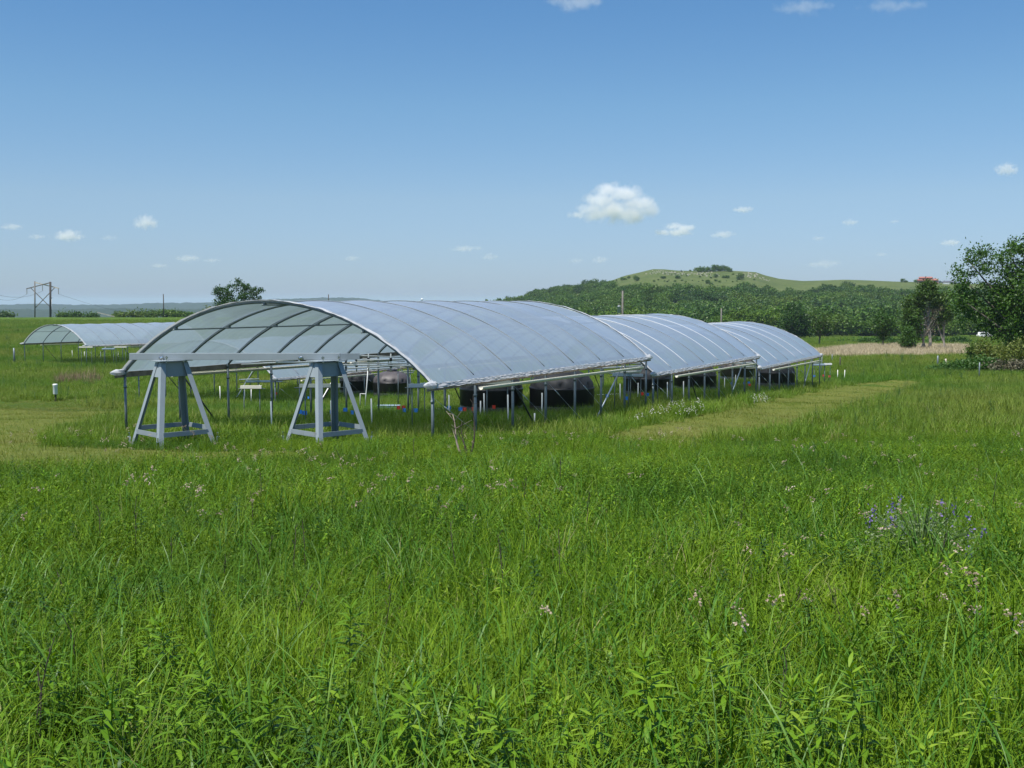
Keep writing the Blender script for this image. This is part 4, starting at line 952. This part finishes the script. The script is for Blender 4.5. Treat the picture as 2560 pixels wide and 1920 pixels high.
sc = g.uniform(.6, 1.45, n) * np.where(px < 1520, np.interp(dd, [500, 1000], [.9, .62]), np.interp(dd, [400, 750, 1000], [1.0, .8, .5]))
idx = np.where(g.uniform(size=n) < np.where(dd > 780, .22, .05), 5, g.integers(0, 5, n))
idx = 5 - idx if False else idx
s3 = np.stack([sc * g.uniform(.85, 1.2, n), sc * g.uniform(.85, 1.2, n), sc * g.uniform(.8, 1.15, n)], -1)
scatter('woodland', np.stack([X, dd, Z - 1.2 * sc], -1), g.uniform(0, 6.28, n), s3, WP, idx)
# single trees along the edge of the wood and single shrubs on the hill
def solo(k, px, d, scale, lab, group, name='wood_tree', zfun=hz, cat='tree'):
    x = (px - 1280) / F * d; g = np.random.default_rng(900 + k)
    o = bpy.data.objects.new(name, WP[k % 6 if d > 700 else k % 5].data); COL.objects.link(o); o.location = (x, d, float(zfun(x, d)) - (.3 if zfun is hz else 1.9) * scale); o.rotation_euler = (0, 0, g.uniform(0, 6.28)); o.scale = (scale * g.uniform(.9, 1.2), scale * g.uniform(.9, 1.2), scale * g.uniform(.85, 1.1))
    return tag(o, lab, cat, group)
g = np.random.default_rng(5)
for k, px in enumerate(np.linspace(1600, 2660, 58)):
    solo(k, px + g.uniform(-8, 8), g.uniform(372, 405), g.uniform(.75, 1.25), 'broad green tree standing at the foot of the wooded hill', 'trees along the lower edge of the wood')
HB = [(1920, 170, 35), (1885, 178, 22), (1860, 176, 24), (1835, 180, 22), (1812, 184, 20), (1790, 182, 22), (1765, 184, 18), (1740, 184, 22), (1712, 188, 20), (1668, 180, 20), (1620, 186, 12), (1545, 192, 10), (1160, 246, 17), (1175, 266, 16), (1110, 245, 14), (1080, 258, 14), (1058, 262, 12), (1005, 268, 12), (905, 305, 16),
      (1386, 245, 16), (1405, 245, 16), (1520, 245, 16), (1505, 246, 12), (1430, 280, 9), (1832, 234, 20), (1792, 246, 12), (1905, 244, 14), (1932, 242, 17), (2040, 250, 22), (2020, 256, 14), (2155, 264, 10), (1592, 234, 6), (1700, 240, 8), (1770, 290, 14), (1800, 296, 10), (1500, 322, 16), (1950, 190, 14)]
HB += [(1300 + 47 * (i % 17) + (i * 31) % 23, 215 + (i * 53) % 105, 4 + (i * 7) % 6) for i in range(34)]
for k, (zx, zy, r) in enumerate(HB):
    px, py = 1240 + zx / 3.352, 620 + (zy + r * .7) / 3.352
    ds_ = np.linspace(600, 1000, 300); xs_ = (px - 1280) / F * ds_; _, pys = project(xs_, ds_, hill_z(xs_, ds_)); i = int(np.argmin(np.abs(pys - py)))
    d_ = float(ds_[i]); wpx = 2 * r / 3.352
    solo(k, px, d_, wpx * d_ / F / 8.5 * 1.15 * (.75, 1.2, .95, 1.3, .85)[k % 5], 'small dark shrub on the grassy top of the hill' if zy > 200 else 'dark shrub of the thicket along the crest of the hill', 'shrubs on the grassy hilltop' if zy > 200 else 'shrubs along the hill crest', 'hill_shrub', hill_z, 'shrub')
for k, (px, r, lab) in enumerate(((2254, 5.5, 'larger of two lone trees on the ridge left of the red roofed house'), (2262, 3.6, 'smaller of two lone trees on the ridge left of the red roofed house'), (2345, 7, 'small tree between the two houses on the ridge'), (2356, 4, 'tiny shrub beside the dark roofed house'), (2288, 6, 'shrub at the left end of the red roofed house'))):
    solo(k + 3, px, 990, 2 * r * 990 / F / 8.5, lab, None, 'ridge_tree', hill_z)
# pale stones on the hill crest
g = np.random.default_rng(8); b = MB()
for k in range(150):
    px = g.choice([1640, 1665, 1690, 1752, 1770, 1890, 1870]) + g.normal() * 16; d_ = g.uniform(935, 985); x = (px - 1280) / F * d_; s = g.uniform(.3, .95)
    b.box((x, d_, float(hill_z(x, d_)) + .2), (s * 1.6, s, s * .9), Matrix.Rotation(g.uniform(0, 3), 3, 'Z'))
b.build('limestone_outcrop', 'limestone')['kind'] = 'stuff'

# ------------------------------------------------------------------ grass
def blades(g, n, h, w, spread, lean=.35, curve=.5, seg=4, hv=.35):
    az = g.uniform(0, 6.283, n); r = spread * np.sqrt(g.uniform(0, 1, n)); a2 = g.uniform(0, 6.283, n)
    x0, y0 = r * np.cos(a2), r * np.sin(a2); H = h * (1 - hv + 2 * hv * g.uniform(0, 1, n)) ; W = w * g.uniform(.6, 1.3, n)
    l0 = np.abs(g.normal(0, lean, n)); cv = np.abs(g.normal(0, curve, n)) + .08
    fa = az + math.pi / 2 + g.normal(0, .5, n)
    q = np.linspace(0, 1, seg + 1); V = np.zeros((n, seg + 1, 2, 3)); px = x0.copy(); py = y0.copy(); pz = np.zeros(n); ang = l0.copy()
    for i in range(seg + 1):
        if i:
            st = H / seg; ang = l0 + cv * 2.0 * q[i] ** 1.6
            px = px + np.sin(ang) * np.cos(az) * st; py = py + np.sin(ang) * np.sin(az) * st; pz = pz + np.cos(ang) * st
        ww = W * (1 - q[i] ** 2.2) * .5 + .0004
        for s in (0, 1):
            sg = -1 if s == 0 else 1
            V[:, i, s, 0] = px + sg * ww * np.cos(fa); V[:, i, s, 1] = py + sg * ww * np.sin(fa); V[:, i, s, 2] = pz
    V = V.reshape(-1, 3); k = (seg + 1) * 2
    b0 = np.arange(n)[:, None] * k + np.arange(seg)[None] * 2
    Q = np.stack([b0, b0 + 1, b0 + 3, b0 + 2], -1).reshape(-1, 4); return V, Q
def src(name, V, Q, mat): return np_mesh(name, V, Q, mat, link=False)
def join_vq(L):
    Vs, Qs, n = [], [], 0
    for V, Q in L: Vs.append(V); Qs.append(Q + n); n += len(V)
    return np.concatenate(Vs), np.concatenate(Qs)
def forb(g, h=.42, nleaf=26, ll=.085, lw=.017, droop=.20):
    """a leafy stem: narrow pointed leaves spiralling up to a tight rosette"""
    L = []; lean = g.normal(0, .08, 2)
    def stem(z): return np.array([lean[0] * z + lean[0] * z * z, lean[1] * z + lean[1] * z * z, z])
    sv = []
    for i in range(5):
        p = stem(h * i / 4); r = .0035 * (1 - i / 6)
        for a in range(3): sv.append(p + [r * math.cos(a * 2.09), r * math.sin(a * 2.09), 0])
    sq = [(i * 3 + a, i * 3 + (a + 1) % 3, i * 3 + 3 + (a + 1) % 3, i * 3 + 3 + a) for i in range(4) for a in range(3)]
    L.append((np.array(sv), np.array(sq)))
    for k in range(nleaf):
        q = .22 + .78 * (k / (nleaf - 1)) ** .8; p = stem(h * q); a = k * 2.4 + g.normal(0, .2); el = .15 + 1.0 * max(0, (q - .6) / .4) ** 1.5 + g.normal(0, .12)
        l = ll * g.uniform(.75, 1.2) * (1 - .45 * max(0, (q - .75) / .25)); w = lw * l / ll
        d = np.array([math.cos(a), math.sin(a), 0]); s = np.array([-math.sin(a), math.cos(a), 0]); pts = []; pos = p.copy(); e = el
        for i in range(5):
            wd = w * [.25, .8, 1, .62, .03][i] * .5; pts += [pos - s * wd + [0, 0, wd * .35], pos + s * wd + [0, 0, wd * .35]]
            e -= droop; pos = pos + (d * math.cos(e) + np.array([0, 0, math.sin(e)])) * l / 4
        L.append((np.array(pts), np.array([(2 * i, 2 * i + 1, 2 * i + 3, 2 * i + 2) for i in range(4)])))
    return join_vq(L)
g = np.random.default_rng(11)
TA = [src('grass_source', *blades(g, 24, .38, .0058, .11, .40, .75), 'grass') for _ in range(6)]
TB = [src('broad_grass_source', *blades(g, 9, .44, .0098, .08, .38, .95, 6), 'grass_broad') for _ in range(5)]
TC = [src('forb_source', *forb(g, g.uniform(.28, .38)), 'forb') for _ in range(5)]
TD = [src('dark_forb_source', *forb(g, g.uniform(.24, .34), 34, .055, .014), 'forb_dark') for _ in range(4)]
TE = [src('far_grass_source', *blades(g, 60, .42, .013, .34, .32, .5, 3), 'grass_far') for _ in range(6)]
TF = [src('mown_source', *blades(g, 40, .085, .007, .18, .6, .5, 2), 'mown') for _ in range(4)]
TG = [src('dry_source', *blades(g, 50, .6, .02, .45, .35, .4, 3), 'dry_grass') for _ in range(3)]
def wedge(g, dens, d0, d1, mx=.53, pad=1.5):
    D = np.linspace(d0, d1, 4000); wd = 2 * (mx * D + pad) * dens(D); cdf = np.cumsum(wd); tot = cdf[-1] * (D[1] - D[0]); n = int(tot)
    d = np.interp(g.uniform(0, cdf[-1], n), cdf, D); x = g.uniform(-1, 1, n) * (mx * d + pad); return x, d
def nz2(x, y, s, o=0.0):
    """cheap smooth noise -1..1"""
    return (np.sin(x * s * 1.3 + 2.1 * np.sin(y * s * .7 + o) + o) + np.sin(y * s * 1.1 + 1.7 * np.sin(x * s * .9 + 2 * o)) + np.sin((x + y) * s * .8 + o * 3 + 1.2 * np.sin((x - y) * s * 1.7))) / 3
def field(name, g, dens, d0, d1, srcs, smin, smax, mown_ok=False, cond=None, hs=None, sink=.02, tiltamt=.06):
    x, d = wedge(g, dens, d0, d1); z = zt(x, d); px, py = project(x, d, z)
    m = in_mown(px + g.normal(0, 11, len(px)), py + g.normal(0, 3.2, len(px))); dr = in_poly(px, py, DRY)
    k = (m if mown_ok else ~m) & ~dr
    if cond is not None: k &= cond(x, d, g)
    x, d, z = x[k], d[k], z[k]; n = len(x)
    s = g.uniform(smin, smax, n) * (1 + .22 * nz2(x, d, .55, 1.0)) 
    if hs is not None: s = s * hs(x, d)
    tl = g.normal(0, tiltamt, (n, 2))
    return scatter(name, np.stack([x, d, z - sink], -1), g.uniform(0, 6.283, n), s, srcs, None, tl)
g = np.random.default_rng(21)
dnear = lambda D: np.interp(D, [1.5, 5, 9, 14, 22, 30, 36], [95, 95, 88, 74, 48, 30, 12])
hsx = lambda x, d: np.interp(d, [0, 8, 16, 22, 60], [1.0, .95, .85, .72, .72])
field('meadow_grass', g, dnear, 1.6, 34, TA, .65, 1.15, hs=hsx)
def low_leaves(g, n, rad, h, leaf):
    P = np.stack([g.normal(0, rad, n), g.normal(0, rad, n), h * g.uniform(.15, 1, n) ** .7], -1); return leaf_quads(g, P, leaf, .8, .27)
TL_ = [src('low_leaf_source', *low_leaves(np.random.default_rng(60 + i), 56, .11, .32, .017), 'low_leaf') for i in range(5)]
field('low_leaves', g, lambda D: np.interp(D, [1.5, 6, 12, 20, 30, 36], [24, 28, 46, 46, 30, 10]), 1.6, 34, TL_, .7, 1.3, hs=hsx, cond=lambda x, d, g: nz2(x, d, 1.1, 6.0) + g.normal(0, .5, len(x)) > -.35)
field('broad_grass', g, lambda D: np.interp(D, [1.5, 6, 14, 22], [75, 58, 28, 10]), 1.6, 22, TB, .7, 1.25, cond=lambda x, d, g: nz2(x, d, .9, 2.0) + g.normal(0, .35, len(x)) > -.15, hs=hsx)
field('leafy_forbs', g, lambda D: np.interp(D, [1.5, 3, 6, 10, 20, 26], [20, 13, 9, 15, 9, 4]), 1.8, 26, TC, .75, 1.2, cond=lambda x, d, g: nz2(x, d, .7, .4) + g.normal(0, .3, len(x)) > .12 - .55 * ((d > 9.5) & (d < 15) & (x > .5)) - .3 * (d < 4.6), hs=hsx)
field('dark_forbs', g, lambda D: np.interp(D, [1.5, 6, 20, 26], [16, 12, 8, 4]), 1.8, 26, TD, .8, 1.3, cond=lambda x, d, g: nz2(x, d, .8, 3.3) + g.normal(0, .3, len(x)) > .3, hs=hsx)
field('field_grass', g, lambda D: np.interp(D, [24, 34, 60, 130, 260, 330], [4, 10, 6.5, 2.6, .8, .3]), 24, 330, TE, .75, 1.25, hs=lambda x, d: np.interp(d, [24, 60, 130, 330], [.85, .85, 1.1, 1.9]))
field('field_weeds', g, lambda D: np.interp(D, [24, 40, 90, 260], [1.6, 1.0, .30, .03]), 24, 260, TD, 1.0, 1.6, hs=lambda x, d: np.interp(d, [24, 60, 130, 330], [1.0, 1.5, 2.6, 4.0]), cond=lambda x, d, g: nz2(x, d, .13, 7.0) + g.normal(0, .3, len(x)) > .25)
field('mown_grass', g, lambda D: np.interp(D, [16, 30, 50, 80], [34, 26, 16, 8]), 16, 78, TF, .8, 1.5, mown_ok=True)
# dry pale grass on the right and brown weeds on the left
n = 5200; px = g.uniform(1930, 2480, n); dd = g.uniform(95, 190, n); x = (px - 1280) / F * dd; z = zt(x, dd); _, py = project(x, dd, z)
k = in_poly(px, py, DRY) & (nz2(x, dd, .25, 1.5) > -.75); x, dd, z = x[k], dd[k], z[k]
scatter('dry_grass', np.stack([x, dd, z], -1), g.uniform(0, 6.28, len(x)), g.uniform(.6, 1.2, len(x)), TG)
TH = [src('weed_source', *blades(g, 22, 1.0, .014, .35, .25, .2, 4), 'dry_brown') for _ in range(3)]
P = []
for k in range(70):
    px = 135 + abs(g.normal(0, .5)) * 0 + g.uniform(0, 120); p = ground_at(px, g.uniform(944, 962), .1); P.append(p)
P = np.array([tuple(p) for p in P]); scatter('brown_weeds', P, g.uniform(0, 6.28, len(P)), g.uniform(.5, 1.1, len(P)) * np.interp(np.abs(P[:, 0] - P[:, 0].mean()), [0, 2.5], [1.1, .5]), TH)

# white daisies beside the path, pale flower heads in the meadow
def flower_head(g, n, rad, pet, h, mat_p, mat_s='green_stem'):
    L = []
    for i in range(n):
        p = np.array([g.normal(0, rad), g.normal(0, rad), h + g.normal(0, rad * 1.2)]); L.append(leaf_quads(g, p[None] + g.normal(0, pet * .5, (3, 3)), pet, .6, .8))
    return join_vq(L)
TP = [src('pale_flower_source', *flower_head(g, 11, .015, .0056, .46 + .02 * i, 'petal_pink'), 'petal_pink') for i in range(4)]
TW = [src('daisy_source', *flower_head(g, 6, .05, .013, .40, 'petal_white'), 'petal_white') for i in range(3)]
P = []
for k in range(75):
    px, py = g.uniform(1590, 1765), g.uniform(1012, 1056)
    if abs((py - 1034) - (1680 - px) * .14) < 15 and g.uniform() < .75: P.append(ground_at(px, py, .25))
for k in range(14): P.append(ground_at(g.uniform(1880, 1925), g.uniform(995, 1008), .25))
P = np.array([tuple(p) for p in P]); scatter('daisies', P, g.uniform(0, 6, len(P)), g.uniform(.75, 1.1, len(P)), TW)
x, d = wedge(g, lambda D: np.interp(D, [2, 6, 12, 17], [2.0, 4.5, 6.0, 3.0]), 2.6, 19); k = nz2(x, d, .8, 5.0) + g.normal(0, .25, len(x)) > .28; x, d = x[k], d[k]
scatter('pale_flowers', np.stack([x, d, zt(x, d)], -1), g.uniform(0, 6, len(x)), g.uniform(.85, 1.25, len(x)), TP, tilt=g.normal(0, .12, (len(x), 2)))

# dark dead stalks standing in the meadow
def stalk_mesh(g, h, r, mat, twigs=5, name='stem', lean=.05):
    b = MB(); lx, ly = g.normal(0, lean, 2); pts = [Vector((lx * z * z, ly * z * z, h * z)) + Vector((g.normal(0, .004), g.normal(0, .004), 0)) for z in np.linspace(0, 1, 6)]
    b.tube(pts, list(np.linspace(r, r * .45, 6)), 5)
    for k in range(twigs):
        z = g.uniform(.55, .98); p = Vector((lx * z * z, ly * z * z, h * z)); a = g.uniform(0, 6.28); l = h * g.uniform(.04, .10)
        b.tube([p, p + Vector((math.cos(a) * l * .6, math.sin(a) * l * .6, l))], [r * .5, r * .3], 4)
    return b
SP = [(252, 1268, 1378), (339, 1244, 1406), (432, 1347, 1441), (633, 1233, 1332), (672, 1352, 1421), (734, 1327, 1450), (166, 1441, 1510), (103, 1683, 1870), (88, 1600, 1860), (1307, 1189, 1298), (1258, 1342, 1510), (1399, 1337, 1478), (964, 1456, 1619), (1466, 1233, 1342),
      (2342, 1327, 1495), (2085, 1352, 1421), (1952, 1634, 1817), (1848, 1248, 1337), (2481, 1189, 1298), (1035, 1100, 1160), (855, 1120, 1170), (1400, 1150, 1230), (1204, 1690, 1900), (735, 1470, 1560), (560, 1390, 1470)]
g = np.random.default_rng(33)
for k in range(12):
    px, by = g.uniform(20, 2540), 1180 + 560 * g.uniform(0, 1) ** 1.3; SP.append((px, by - g.uniform(.3, .48) * F / ground_at(px, by, .08).y * .8, by))
g = np.random.default_rng(31)
for k, (px, ty, by) in enumerate(SP):
    p = ground_at(px, by, .08); h = (by - ty) * p.y / F + .1
    o = stalk_mesh(g, h, .0026 + .00024 * p.y, 'stalk', 5).build('dead_stalk', 'stalk'); o.location = p
    tag(o, 'thin dark dead stalk standing upright in the meadow grass', 'dead stalk', 'dead stalks in the foreground meadow')
# dead sapling before the nearest shelter
p = ground_at(1170, 1142, .1); ds_ = thing('dead_sapling', 'leafless forked sapling with one pale stem before the clear eave', 'dead sapling', tuple(p)); d = p.y
for (bx, by, tx, ty, mt, r) in ((1155, 1142, 1128, 1036, 'pale_stalk', .022), (1159, 1142, 1157, 1050, 'stalk', .012), (1178, 1144, 1187, 1010, 'stalk', .018), (1166, 1142, 1150, 1075, 'stalk', .010)):
    a, c = at(bx, by, d) - p, at(tx, ty, d + .2) - p; b = MB(); pts = [a.lerp(c, t) + Vector((.03 * math.sin(t * 5 + tx), .02 * math.cos(t * 4), 0)) for t in np.linspace(0, 1, 7)]
    b.tube(pts, list(np.linspace(r, r * .3, 7)), 6)
    for k in range(9):
        q = pts[g.integers(2, 7)]; b.tube([q, q + Vector((g.normal(0, .13), g.normal(0, .1), abs(g.normal(.12, .08))))], [r * .35, r * .12], 4)
    b.build('stem', mt, ds_, True)
# purple flowered bush
p = ground_at(2300, 1425, .1); pbx = thing('purple_bush', 'bushy grey green plant with purple flowers at the right of the meadow', 'flowering bush', tuple(p)); g = np.random.default_rng(41)
b = MB()
for k in range(46):
    a = g.uniform(0, 6.28); r = g.uniform(.05, .5); tip = Vector((math.cos(a) * r * 1.05, math.sin(a) * r, .62 - r * .45 + g.normal(0, .04))); b.tube([Vector((0, 0, 0)), tip * .5 + Vector((0, 0, .12)), tip], [.005, .004, .002], 4)
b.build('stem', 'green_stem', pbx)
n = 1700; u = rand_dirs(g, n); u[:, 2] = np.abs(u[:, 2]); Pt = u * g.uniform(.45, 1, (n, 1)) ** .6 * np.array([.50, .46, .46]) + np.array([0, 0, .12])
np_mesh('leaf_mass', *leaf_quads(g, Pt, .011, .4, .5), 'grey_leaf', pbx)
n = 15; u = rand_dirs(g, n); u[:, 2] = np.abs(u[:, 2]) + .35; u /= np.linalg.norm(u, axis=1, keepdims=True); Cn = u * np.array([.50, .46, .50]) + np.array([0, 0, .13])
np_mesh('flower_spikes', *leaf_quads(g, (Cn[:, None] + g.normal(size=(n, 16, 3)) * np.array([.014, .014, .04])).reshape(-1, 3), .009, .2, .8), 'petal_purple', pbx)
# single leafy plants nearest the camera
g = np.random.default_rng(51)
FPp = [np_mesh('leafy_plant', *forb(g, .36 + .03 * i, 40, .092, .019, .12), 'forb', link=False) for i in range(4)]
NP = [(600, 1890), (90, 1750), (330, 1600), (440, 1640), (700, 1840), (1000, 1860), (1120, 1880), (1300, 1890), (1410, 1800), (1500, 1860), (1690, 1900), (1860, 1760), (1930, 1830), (2080, 1880), (2190, 1880), (2400, 1850), (2500, 1900), (2270, 1620), (870, 1400 + 180), (1640, 1850), (240, 1850), (820, 1740), (40, 1640), (560, 1750)]
for k, (px, py) in enumerate(NP):
    p = ground_at(px, min(py + 90, 2000), .1); o = bpy.data.objects.new('leafy_plant', FPp[k % 4].data); COL.objects.link(o); o.location = p; o.rotation_euler = (g.normal(0, .08), g.normal(0, .08), g.uniform(0, 6.28)); o.scale = (g.uniform(.85, 1.15),) * 3
    tag(o, 'bright leafy plant with narrow pointed leaves in the foreground grass', 'plant', 'leafy plants nearest the camera')
# weeds beside the last shelter
for k, (px, py) in enumerate(((2062, 960), (2070, 958), (2130, 962), (2106, 955), (2030, 965), (2010, 962))):
    p = ground_at(px, py, .05); o = bpy.data.objects.new('tall_weed', TD[k % 4].data); COL.objects.link(o); o.location = p; o.scale = (2.2, 2.2, 1.7); tag(o, 'tall dark weed growing at the path edge beyond the last shelter', 'weed', 'tall weeds beyond the last shelter')

# ------------------------------------------------------------------ clouds
def cloud(px, py, wpx, hpx, lab, blobs, dens, d=7000.0, seed=0, soft=1.0):
    p = at(px, py, d); k = d / F; W, H = wpx * k / 2 * 1.35, hpx * k / 2 * 1.45; Dp = (W + H) / 2
    b = MB(); n = 20
    b.lathe([(max(.001, W * math.sin(a)), -H * math.cos(a)) for a in np.linspace(.02, math.pi - .02, 11)], n)
    o = b.build('cloud', 'insulator', None); o.scale = (1, Dp / W, 1); o.location = p
    m, nt = new_mat('cloud_vapour'); ot = N(nt, 'ShaderNodeOutputMaterial'); pv = N(nt, 'ShaderNodeVolumePrincipled')
    pv.inputs['Color'].default_value = (1, 1, 1, 1); pv.inputs['Anisotropy'].default_value = .0
    tc = N(nt, 'ShaderNodeTexCoord').outputs['Object']
    mp = N(nt, 'ShaderNodeVectorMath', operation='MULTIPLY'); mp.inputs[1].default_value = (1.35 / W, 1.35 / W, 1.45 / H); nt.links.new(tc, mp.inputs[0])
    acc = None
    for (x, z, r) in blobs:
        ds = N(nt, 'ShaderNodeVectorMath', operation='DISTANCE'); ds.inputs[1].default_value = (x, 0, z); nt.links.new(mp.outputs[0], ds.inputs[0])
        r *= 1.22; q = N(nt, 'ShaderNodeMath', operation='MULTIPLY_ADD'); q.inputs[1].default_value = -1 / r; q.inputs[2].default_value = 1.0; nt.links.new(ds.outputs['Value'], q.inputs[0])
        if acc is None: acc = q.outputs[0]
        else:
            mx = N(nt, 'ShaderNodeMath', operation='SMOOTH_MAX'); mx.inputs[2].default_value = .25; nt.links.new(acc, mx.inputs[0]); nt.links.new(q.outputs[0], mx.inputs[1]); acc = mx.outputs[0]
    nf = noise_tex(nt, 4.2 / W, 10, .72, vec=N(nt, 'ShaderNodeNewGeometry').outputs['Position'])
    a = N(nt, 'ShaderNodeMath', operation='MULTIPLY_ADD'); a.inputs[1].default_value = 3.0; a.inputs[2].default_value = -1.66; nt.links.new(nf, a.inputs[0])
    s = N(nt, 'ShaderNodeMath', operation='ADD'); nt.links.new(acc, s.inputs[0]); nt.links.new(a.outputs[0], s.inputs[1])
    mr = N(nt, 'ShaderNodeMapRange'); mr.interpolation_type = 'SMOOTHSTEP'; mr.inputs[1].default_value = 0; mr.inputs[2].default_value = .5 * soft; mr.inputs[4].default_value = dens; nt.links.new(s.outputs[0], mr.inputs[0])
    nt.links.new(mr.outputs[0], pv.inputs['Density']); nt.links.new(pv.outputs[0], ot.inputs['Volume'])
    o.data.materials.clear(); o.data.materials.append(m)
    o['label'] = lab; o['category'] = 'cloud'; o['group'] = 'clouds in the blue sky'
    return o
puff = [(0, -.2, .9), (-.45, -.35, .55), (.45, -.35, .55), (.1, .25, .6)]
flat = [(0, 0, .8), (-.5, -.1, .5), (.5, .1, .5)]
cloud(1536, 509, 222, 110, 'largest white cumulus cloud over the hill, with a domed top', [(-.82, -.5, .24), (-.58, -.28, .36), (-.28, .12, .44), (-.14, .58, .38), (.18, .40, .46), (.48, .0, .46), (.72, -.36, .30), (0, -.30, .55), (.35, -.45, .45), (-.35, -.45, .40)], .014, seed=1, soft=1.3)
CL = [(1690, 570, 110, 44, 'low white cloud at the right below the largest cloud', [(-.05, .1, .5), (.5, .0, .42), (-.6, -.5, .4), (.1, -.4, .6)], .016),
 (1808, 586, 66, 26, 'small flat cloud right of the low cloud under the largest one', flat, .010), (1858, 524, 54, 24, 'small oval cloud alone right of the largest cloud', flat, .013),
 (2125, 556, 48, 22, 'small smudged cloud in the middle of the right sky', flat, .009), (2236, 554, 26, 14, 'tiny faint cloud above the red roofed house', flat, .008), (2376, 607, 52, 22, 'small bright cloud left above the big tree', flat, .013),
 (2517, 420, 64, 38, 'hazy cloud at the right edge above the big tree', puff, .009), (2045, 596, 34, 18, 'faint cloud over the right slope of the hill', flat, .008), (2203, 636, 34, 14, 'faint low cloud just above the right ridge', flat, .007),
 (365, 553, 64, 40, 'single roundish cloud in the left sky', puff, .011), (170, 587, 78, 30, 'bright flat bottomed cloud above the pylon', puff, .013), (30, 567, 64, 22, 'pale cloud at the left edge', flat, .008), (92, 592, 46, 20, 'faint cloud left of the flat bottomed one above the pylon', flat, .007), (272, 594, 50, 20, 'very faint cloud between the pylon cloud and the round cloud', flat, .004),
 (470, 646, 70, 24, 'low elongated cloud above the round tree', flat, .008), (530, 651, 54, 14, 'faint streak right of the low elongated cloud', flat, .006), (398, 664, 50, 18, 'faint low cloud left of the elongated one', flat, .006),
 (880, 646, 40, 20, 'small faint cloud above the nearest shelter roof', flat, .007), (1165, 622, 90, 22, 'faint wisp above the shelter, left of the hill', flat, .005), (1225, 642, 44, 24, 'small faint cloud at the left foot of the sky over the hill', flat, .007), (1500, 650, 44, 24, 'slanting faint cloud just above the hill shoulder', flat, .007), (1440, 652, 40, 18, 'very faint cloud left of the slanting one over the hill', flat, .005),
 (1440, 12, 150, 54, 'wispy white cloud cut by the top edge, middle', [(0, .1, .7), (-.5, .35, .5), (.4, .3, .5)], .003), (2010, 18, 150, 50, 'thin veil of cloud at the top edge, right of middle', flat, .0018), (2230, 14, 170, 40, 'thin veil of cloud near the top right corner', flat, .0018), (2060, 660, 90, 30, 'faint low haze cloud above the grassy saddle', flat, .004)]
for i, (px, py, wp, hp, lab, bl, de) in enumerate(CL): cloud(px, py, wp, hp, lab, bl, de * 1.3, 7000.0, i + 2, 1.4)

# ------------------------------------------------------------------ air
b = MB(); b.box((0, 5000, (62 - 78) / 2), (36000, 22400, 62 + 78)); hzb = b.build('haze', 'insulator')
m, nt = new_mat('air'); ot = N(nt, 'ShaderNodeOutputMaterial'); pv = N(nt, 'ShaderNodeVolumePrincipled'); pv.inputs['Color'].default_value = (.66, .82, 1.0, 1); pv.inputs['Density'].default_value = HAZE_D; pv.inputs['Anisotropy'].default_value = .0
nt.links.new(pv.outputs[0], ot.inputs['Volume']); hzb.data.materials.clear(); hzb.data.materials.append(m); hzb['kind'] = 'stuff'
